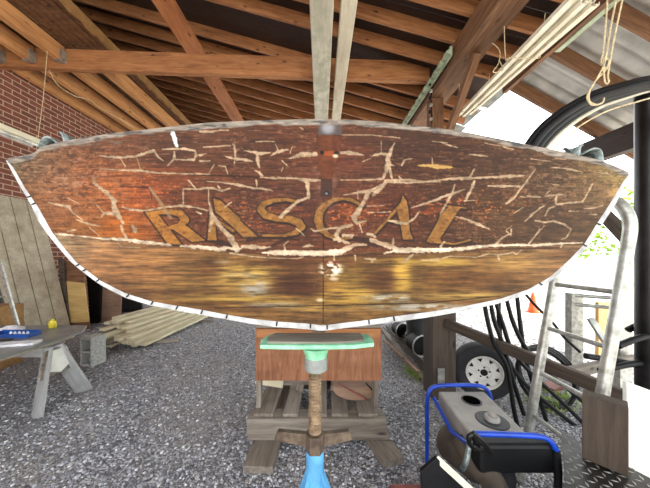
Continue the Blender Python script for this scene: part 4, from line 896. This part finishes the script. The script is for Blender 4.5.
# front dark end
f0=at(472,436,1.32); f1=at(549,464,1.32)
b=MB(); b.box(((f0.x+f1.x)/2,1.30,(f0.z+f1.z)/2),(f1.x-f0.x,.09,f0.z-f1.z)); b.build('end_housing',M['black'],tool,bevel=.018)
g0=[at(x,y,1.80) for x,y in [(427,466),(427,430),(427,402),(430,390),(438,386),(460,385),(480,386),(488,391),(491,400)]]
b=MB(); b.tube(cr(g0,6),.0135,12); b.build('rear_handle',M['blue2'],tool,smooth=True)
g1_=[at(x,y,1.25) for x,y in [(474,433.5),(490,434),(520,435),(540,436.5),(550,441),(556,450),(558,470),(560,505)]]
b=MB(); b.tube(cr(g1_[:6],6),.0135,12); b.build('front_handle',M['blue2'],tool,smooth=True)
b=MB(); b.tube([g1_[5],g1_[6],Vector((g1_[6].x,g1_[6].y,0.0))],.017,12); b.build('leg',M['black'],tool,smooth=True)
b=MB(); b.tube(cr([at(474,433.5,1.25),at(469,437,1.25),at(471,446,1.26),at(485,452,1.27),at(492,458,1.27)],6),.012,12); b.tube(cr([at(474,433,1.24),at(482,440,1.23),at(493,455,1.24)],6),.009,10); b.build('handle_bend',M['steelblk'],tool,smooth=True)
b=MB(); lp=at(427,466,1.80); b.tube([lp,(lp.x,lp.y,0)],.013,10); b.build('leg',M['blue2'],tool,smooth=True)
b=MB(); b.tube([at(434,398,1.74),at(452,432,1.5),at(470,445,1.32)],.012,10); b.build('side_tube',M['blue2'],tool,smooth=True)
b=MB(); q_=at(458,432,1.6); b.lathe((q_.x+.06,1.62,.24),[(.0,-.13),(.11,-.13),(.13,-.1),(.13,.1),(.11,.13)],axis=(.5,-1,.0),n=32); b.build('motor_drum',M['brown'],tool,smooth=True)
b=MB(); b.tube(cr([at(462,440,1.45),at(475,462,1.35),at(490,478,1.28),at(500,500,1.2)],6),.06,16); b.build('duct',M['brown'],tool,smooth=True)
b=MB(); b.tube(cr([at(470,440,1.27),at(468,452,1.26),at(466,462,1.25),at(462,470,1.26)],5),[.012]*5*3+[.012],8); b.build('tie_rag',M['chock'],tool,smooth=True)
b=MB(); q_=at(505,478,1.35); b.lathe((q_.x,1.35,q_.z),[(.055,-.02),(.065,0),(.055,.02)],axis=(.3,-1,.3),n=24); b.build('wheel_cap',M['dark'],tool,smooth=True)
# bottom bits
o=quad([(421,472),(437,458),(452,470),(480,500),(478,590),(430,590)],1.12,.02,'folded_sheet',M['black']); tag(o,'black sheet with pale edge leaning at the bottom below the blue frame','panel')
tag(board('pale_edge',at(436,458,1.125),at(482,500,1.1),.006,.03,M['vinyl'],up=(0,0,1)),'pale strip along the edge of the black panel','strip')
bx=root('red_box',at(410,486,1.45),'faded red box at the bottom edge beside the black sheet','box')
p=at(412,484,1.5); b=MB(); b.box((p.x,1.42,p.z/2),(.27,.16,p.z)); b.build('carton',M['redm'],bx,bevel=.004)
def text(body,loc,rot,size,mat,name,parent,ext=.0008):
    cu=bpy.data.curves.new(name,'FONT'); cu.body=body; cu.size=size; cu.extrude=ext; cu.align_x='CENTER'; cu.align_y='CENTER'
    tmp=bpy.data.objects.new(name,cu); col.objects.link(tmp); dg=bpy.context.evaluated_depsgraph_get(); me=bpy.data.meshes.new_from_object(tmp.evaluated_get(dg)); bpy.data.objects.remove(tmp)
    mw=Matrix.Translation(loc)@rot.to_4x4(); return link(name,me,mat,parent,mw)
# hoses standing behind the rail
hs=root('hose_loops',(2.0,2.2,0),'loops of black hose hanging and trailing behind the timber rail','hose')
HP=[[(484,298),(487,318),(494,343),(506,365),(511,390),(514,410),(518,428)],[(490,298),(494,320),(503,345),(513,380),(524,415)],[(495,300),(503,325),(512,350),(530,372),(560,400),(592,432)],[(499,299),(499,320),(503,350),(520,378),(548,404),(590,437)],[(506,297),(513,322),(524,345),(545,370),(575,395),(600,418)],[(517,296),(520,322),(524,350),(530,375),(543,410),(550,435)],[(522,290),(535,305),(552,322),(565,338),(580,352)]]
for i,l in enumerate(HP):
    b=MB(); b.tube(cr([at(x,y,2.15+.02*i-.0*k) for k,(x,y) in enumerate(l)],7),.017 if i<6 else .012,10); b.build('hose',M['black'],hs,smooth=True)
hc=root('hose_coil',(1.9,2.35,0),'black hose coil lying on edge just right of the trailer wheel','hose coil')
for i in range(3):
    c_=at(548,362,2.4+.05*i); pts=[Vector((c_.x+.26*math.cos(a)*(1+.03*i)+.1*math.sin(a)*-1,2.42+.04*i,.30+.29*math.sin(a))) for a in [2*math.pi*k/28 for k in range(28)]]
    b=MB(); b.tube(pts,.018,10,closed=True); b.build('loop',M['black'],hc,smooth=True)
# boards leaning low between bench and post (lath pile)
LB=[((383,330),(428,383),.05,'weather'),((388,326),(432,376),.06,'dkweather'),((384,340),(418,372),.025,'pink'),((393,324),(440,368),.05,'weather'),((398,322),(430,354),.05,'vinyl')]
for i,(a_,c_,w,m) in enumerate(LB):
    z_=.02+.035*i; p0=atz(*a_,z_); p1=atz(*c_,z_)
    tag(board('floor_board',p0,p1,w*1.6,.03,M[m]),'long thin board on the gravel between bench and post, %s from the left'%ordn[i],'board','long boards beside the post')
for i,(x,y,D,r_) in enumerate(((403,331,4.3,.13),(412,336,4.2,.13),(422,346,3.4,.14))):
    c_=at(x,y,D); rr_=root('pipe_roll',(c_.x,D,c_.z-r_),'dark pipe roll with pale rim beside the square post, %s of three'%['farthest','middle','nearest'][i],'pipe roll','rolls of dark pipe')
    b=MB(); b.lathe(c_,[(r_,-.0),(r_+.012,.006),(r_+.012,.018),(r_,.024),(r_-.006,.012),(r_,0)],axis=(.2,-1,0),n=36,cap=False); b.build('rim',M['alu'],rr_,smooth=True)
    b=MB(); b.lathe(c_+Vector((0,.05,0)),[(r_-.01,-.15),(r_-.01,.02)],axis=(.2,-1,0),n=36); b.build('body',M['black'],rr_,smooth=True)
c_=at(418,320,3.9); b=MB(); b.lathe((c_.x,3.9,0),[(.15,0.0),(.18,.5),(.18,.75)],n=36); tag(b.build('dark_barrel',M['dark'],smooth=True),'dark grey barrel standing behind the square post','barrel')
# pale gate frame outside
gt=root('gate_frame',(3.0,2.9,0),'pale weathered metal frame standing outside behind the ladder','frame')
def post(px,D,ytop,w,mat,name='upright'):
    p=at(px,ytop,D); return board(name,(p.x,D,0),(p.x,D,p.z),w,w*.6,mat,gt,up=(0,1,0))
post(574,3.0,293,.14,M['alu']); post(622,2.7,295,.13,M['alu'])
for ya,yb in ((295,299),(304,309)):
    b=MB(); b.tube([at(570,ya,3.0),at(626,yb,2.7)],.022,10); b.build('bar',M['alu'],gt,smooth=True)
p=at(603,302,3.6); tag(board('wood_stake',(p.x,3.6,0),(p.x,3.6,p.z),.18,.05,M['yply'],up=(0,1,0)),'yellow wooden stake outside between the pale uprights','stake')
tag(board('grey_prop',at(590,318,3.2),at(612,352,3.1),.07,.04,M['graypaint'],up=(0,-1,0)),'grey prop leaning outside behind the ladder rungs','prop')
tag(board('dark_strut',at(592,202,2.6),at(636,247,2.2),.08,.08,M['dkweather']),'dark wooden strut slanting behind the curved ladder top','strut')
tag(board('shed_timber',(2.1,2.25,.42),(3.3,2.6,.42),.05,.09,M['weather']),'grey timber lying behind the ladder at knee height','timber')
for i,(a_,c_) in enumerate((((618,346),(660,334)),((600,371),(655,362)),((586,356),(660,372)),((628,330),(660,318)))):
    b=MB(); b.tube(cr([at(*a_,2.05+.05*i),at((a_[0]+c_[0])/2,(a_[1]+c_[1])/2-2,2.05+.05*i),at(*c_,2.05+.05*i)],6),.025,12); tag(b.build('black_pipe',M['black'],smooth=True),'black pipe end poking out behind the ladder, %s from the top'%['second','third','lowest','first'][i],'pipe','black pipes by the column')
# outside marks
for i,(x,y,D) in enumerate(((533,338,6.5),)):
    p=at(x,y,D); r_=root('traffic_cone',(p.x,D,0),'small orange cone outside beyond the rail','cone')
    b=MB(); b.lathe((p.x,D,0.02),[(.12,0),(.03,.5)],n=20); b.build('cone_body',M['orange'],r_,smooth=True); b=MB(); b.box((p.x,D,.01),(.34,.34,.02)); b.build('base',M['orange'],r_)
p=atz(552,388,.0); b=MB(); b.box((p.x,p.y,.02),(.22,.14,.04),rz=.4); tag(b.build('red_tin',M['redm'],bevel=.004),'faded red slab lying on the gravel behind the ladder','slab')
# ---------------------------------------------------------- grass tufts
def tuft(c,n,lab,sd):
    g=random.Random(sd); b=MB()
    for i in range(n):
        x=c.x+g.gauss(0,.07); y=c.y+g.gauss(0,.09); h=g.uniform(.03,.08); a=g.uniform(0,6.28); w=.004; l=g.uniform(.01,.04)
        b.add([(x-w*math.cos(a),y-w*math.sin(a),0),(x+w*math.cos(a),y+w*math.sin(a),0),(x+l*math.sin(a),y+l*math.cos(a),h)],[(0,1,2)])
    tag(b.build('weeds',M['leaf']),lab,'weeds',kind='stuff')
tuft(atz(416,374,0),260,'green weeds growing by the long boards',1); tuft(atz(545,404,0),300,'green weeds in the gravel behind the ladder',2); tuft(atz(560,398,0),120,'small weeds near the hoses behind the ladder',4)
# ---------------------------------------------------------- loose gravel stones
ico=bmesh.new(); bmesh.ops.create_icosphere(ico,subdivisions=1,radius=1); iv=np.array([v.co[:] for v in ico.verts]); if_=np.array([[v.index for v in f.verts] for f in ico.faces]); ico.free()
NSn=34000; rg=np.random.default_rng(4)
# denser near the camera
dd=1.2+6.5*rg.random(NSn)**1.6; xx=(rg.random(NSn)*2-1)*1.35*dd; keep=(xx>-4.9)&(xx<4.0); dd=dd[keep]; xx=xx[keep]; n=len(dd)
sz=(.005+.009*rg.random(n)**2)*(.8+.12*dd); V=iv[None]*sz[:,None,None]*(1+.35*(rg.random((n,12,3))-.5))*np.stack([np.ones(n),.6+.6*rg.random(n),.35+.35*rg.random(n)],-1)[:,None,:]
th=rg.random(n)*6.28; c_,s_=np.cos(th)[:,None],np.sin(th)[:,None]; V=np.stack([V[...,0]*c_-V[...,1]*s_,V[...,0]*s_+V[...,1]*c_,V[...,2]],-1)
V+=np.stack([xx,dd,sz*.25],-1)[:,None,:]; Fc=(if_[None]+12*np.arange(n)[:,None,None]).reshape(-1,3)
me=bpy.data.meshes.new('gravel_stones'); me.vertices.add(n*12); me.vertices.foreach_set('co',V.reshape(-1)); me.loops.add(Fc.size); me.loops.foreach_set('vertex_index',Fc.reshape(-1).astype(np.int32)); me.polygons.add(len(Fc)); me.polygons.foreach_set('loop_start',np.arange(0,Fc.size,3,dtype=np.int32)); me.polygons.foreach_set('loop_total',np.full(len(Fc),3,np.int32)); me.update()
tag(link('gravel_stones',me,M['stone']),'loose crushed grey stones scattered over the ground','gravel',kind='stuff')
# ---------------------------------------------------------- trees outside
def tree(c,h,r_,sd,lab):
    t_=root('tree',(c[0],c[1],0),lab,'tree','trees beyond the drive'); g=np.random.default_rng(sd)
    b=MB(); b.tube([(c[0],c[1],0),(c[0]+.1,c[1],h*.5),(c[0],c[1]+.1,h*.85)],[.16,.12,.05],10); b.build('trunk',M['bark'],t_,smooth=True)
    n=4200; u=g.normal(size=(n,3)); u/=np.linalg.norm(u,axis=1)[:,None]; rr_=(.55+.45*g.random(n))*(1+.25*np.sin(u[:,0]*5+sd)*np.cos(u[:,2]*6))
    P=np.array([c[0],c[1],h*.56])+u*rr_[:,None]*np.array([r_,r_,h*.44]); s=.10+.10*g.random(n)
    a=g.normal(size=(n,3)); a/=np.linalg.norm(a,axis=1)[:,None]; q_=np.cross(a,g.normal(size=(n,3))); q_/=np.linalg.norm(q_,axis=1)[:,None]
    V=np.stack([P-a*s[:,None],P-q_*s[:,None]*.5,P+a*s[:,None],P+q_*s[:,None]*.5],1).reshape(-1,3)
    me=bpy.data.meshes.new('foliage'); me.from_pydata(V.tolist(),[],np.arange(n*4).reshape(-1,4).tolist()); link('foliage',me,M['leaf'],t_)
labs=['bright green tree outside right of the boat, nearest the column','leafy green tree outside behind the curved ladder top','round green tree beyond the drive, partly behind the transom','green tree beyond the drive, hidden mostly by the boat','far green tree beyond the drive at the centre']
for i,(x,y,h,r_) in enumerate(((17.5,11.5,5.6,2.5),(14.6,16,5.8,2.5),(11.5,21,5.6,2.7),(5.5,23,5.4,2.8),(22,8.5,5.2,2.6))): tree((x,y),h,r_,i+1,labs[i])
# ================================================================== LIGHT
b=MB(); b.box((-1,-8.6,.004),(30,13,.02)); tag(b.build('ground_bounce',M['drive']),kind='structure')  # unseen pale ground added behind the camera, bounces sun onto ceiling and transom
w=bpy.data.worlds.new('World'); scene.world=w; w.use_nodes=True; nt=w.node_tree; bg=nt.nodes['Background']
bg.inputs[0].default_value=(.93,.97,1.0,1); bg.inputs[1].default_value=2.6
sd=bpy.data.lights.new('sun','SUN'); sd.energy=11; sd.angle=R(1.5); sd.color=(1,.95,.86); so_=bpy.data.objects.new('sun',sd); col.objects.link(so_)
so_.rotation_euler=Vector((-.75,.45,-1)).to_track_quat('-Z','Y').to_euler()
vs_=scene.view_settings; vs_.view_transform='Standard'; vs_.look='None'; vs_.exposure=.45; vs_.gamma=1; vs_.use_curve_mapping=False
scene.cycles.max_bounces=8; scene.cycles.diffuse_bounces=5
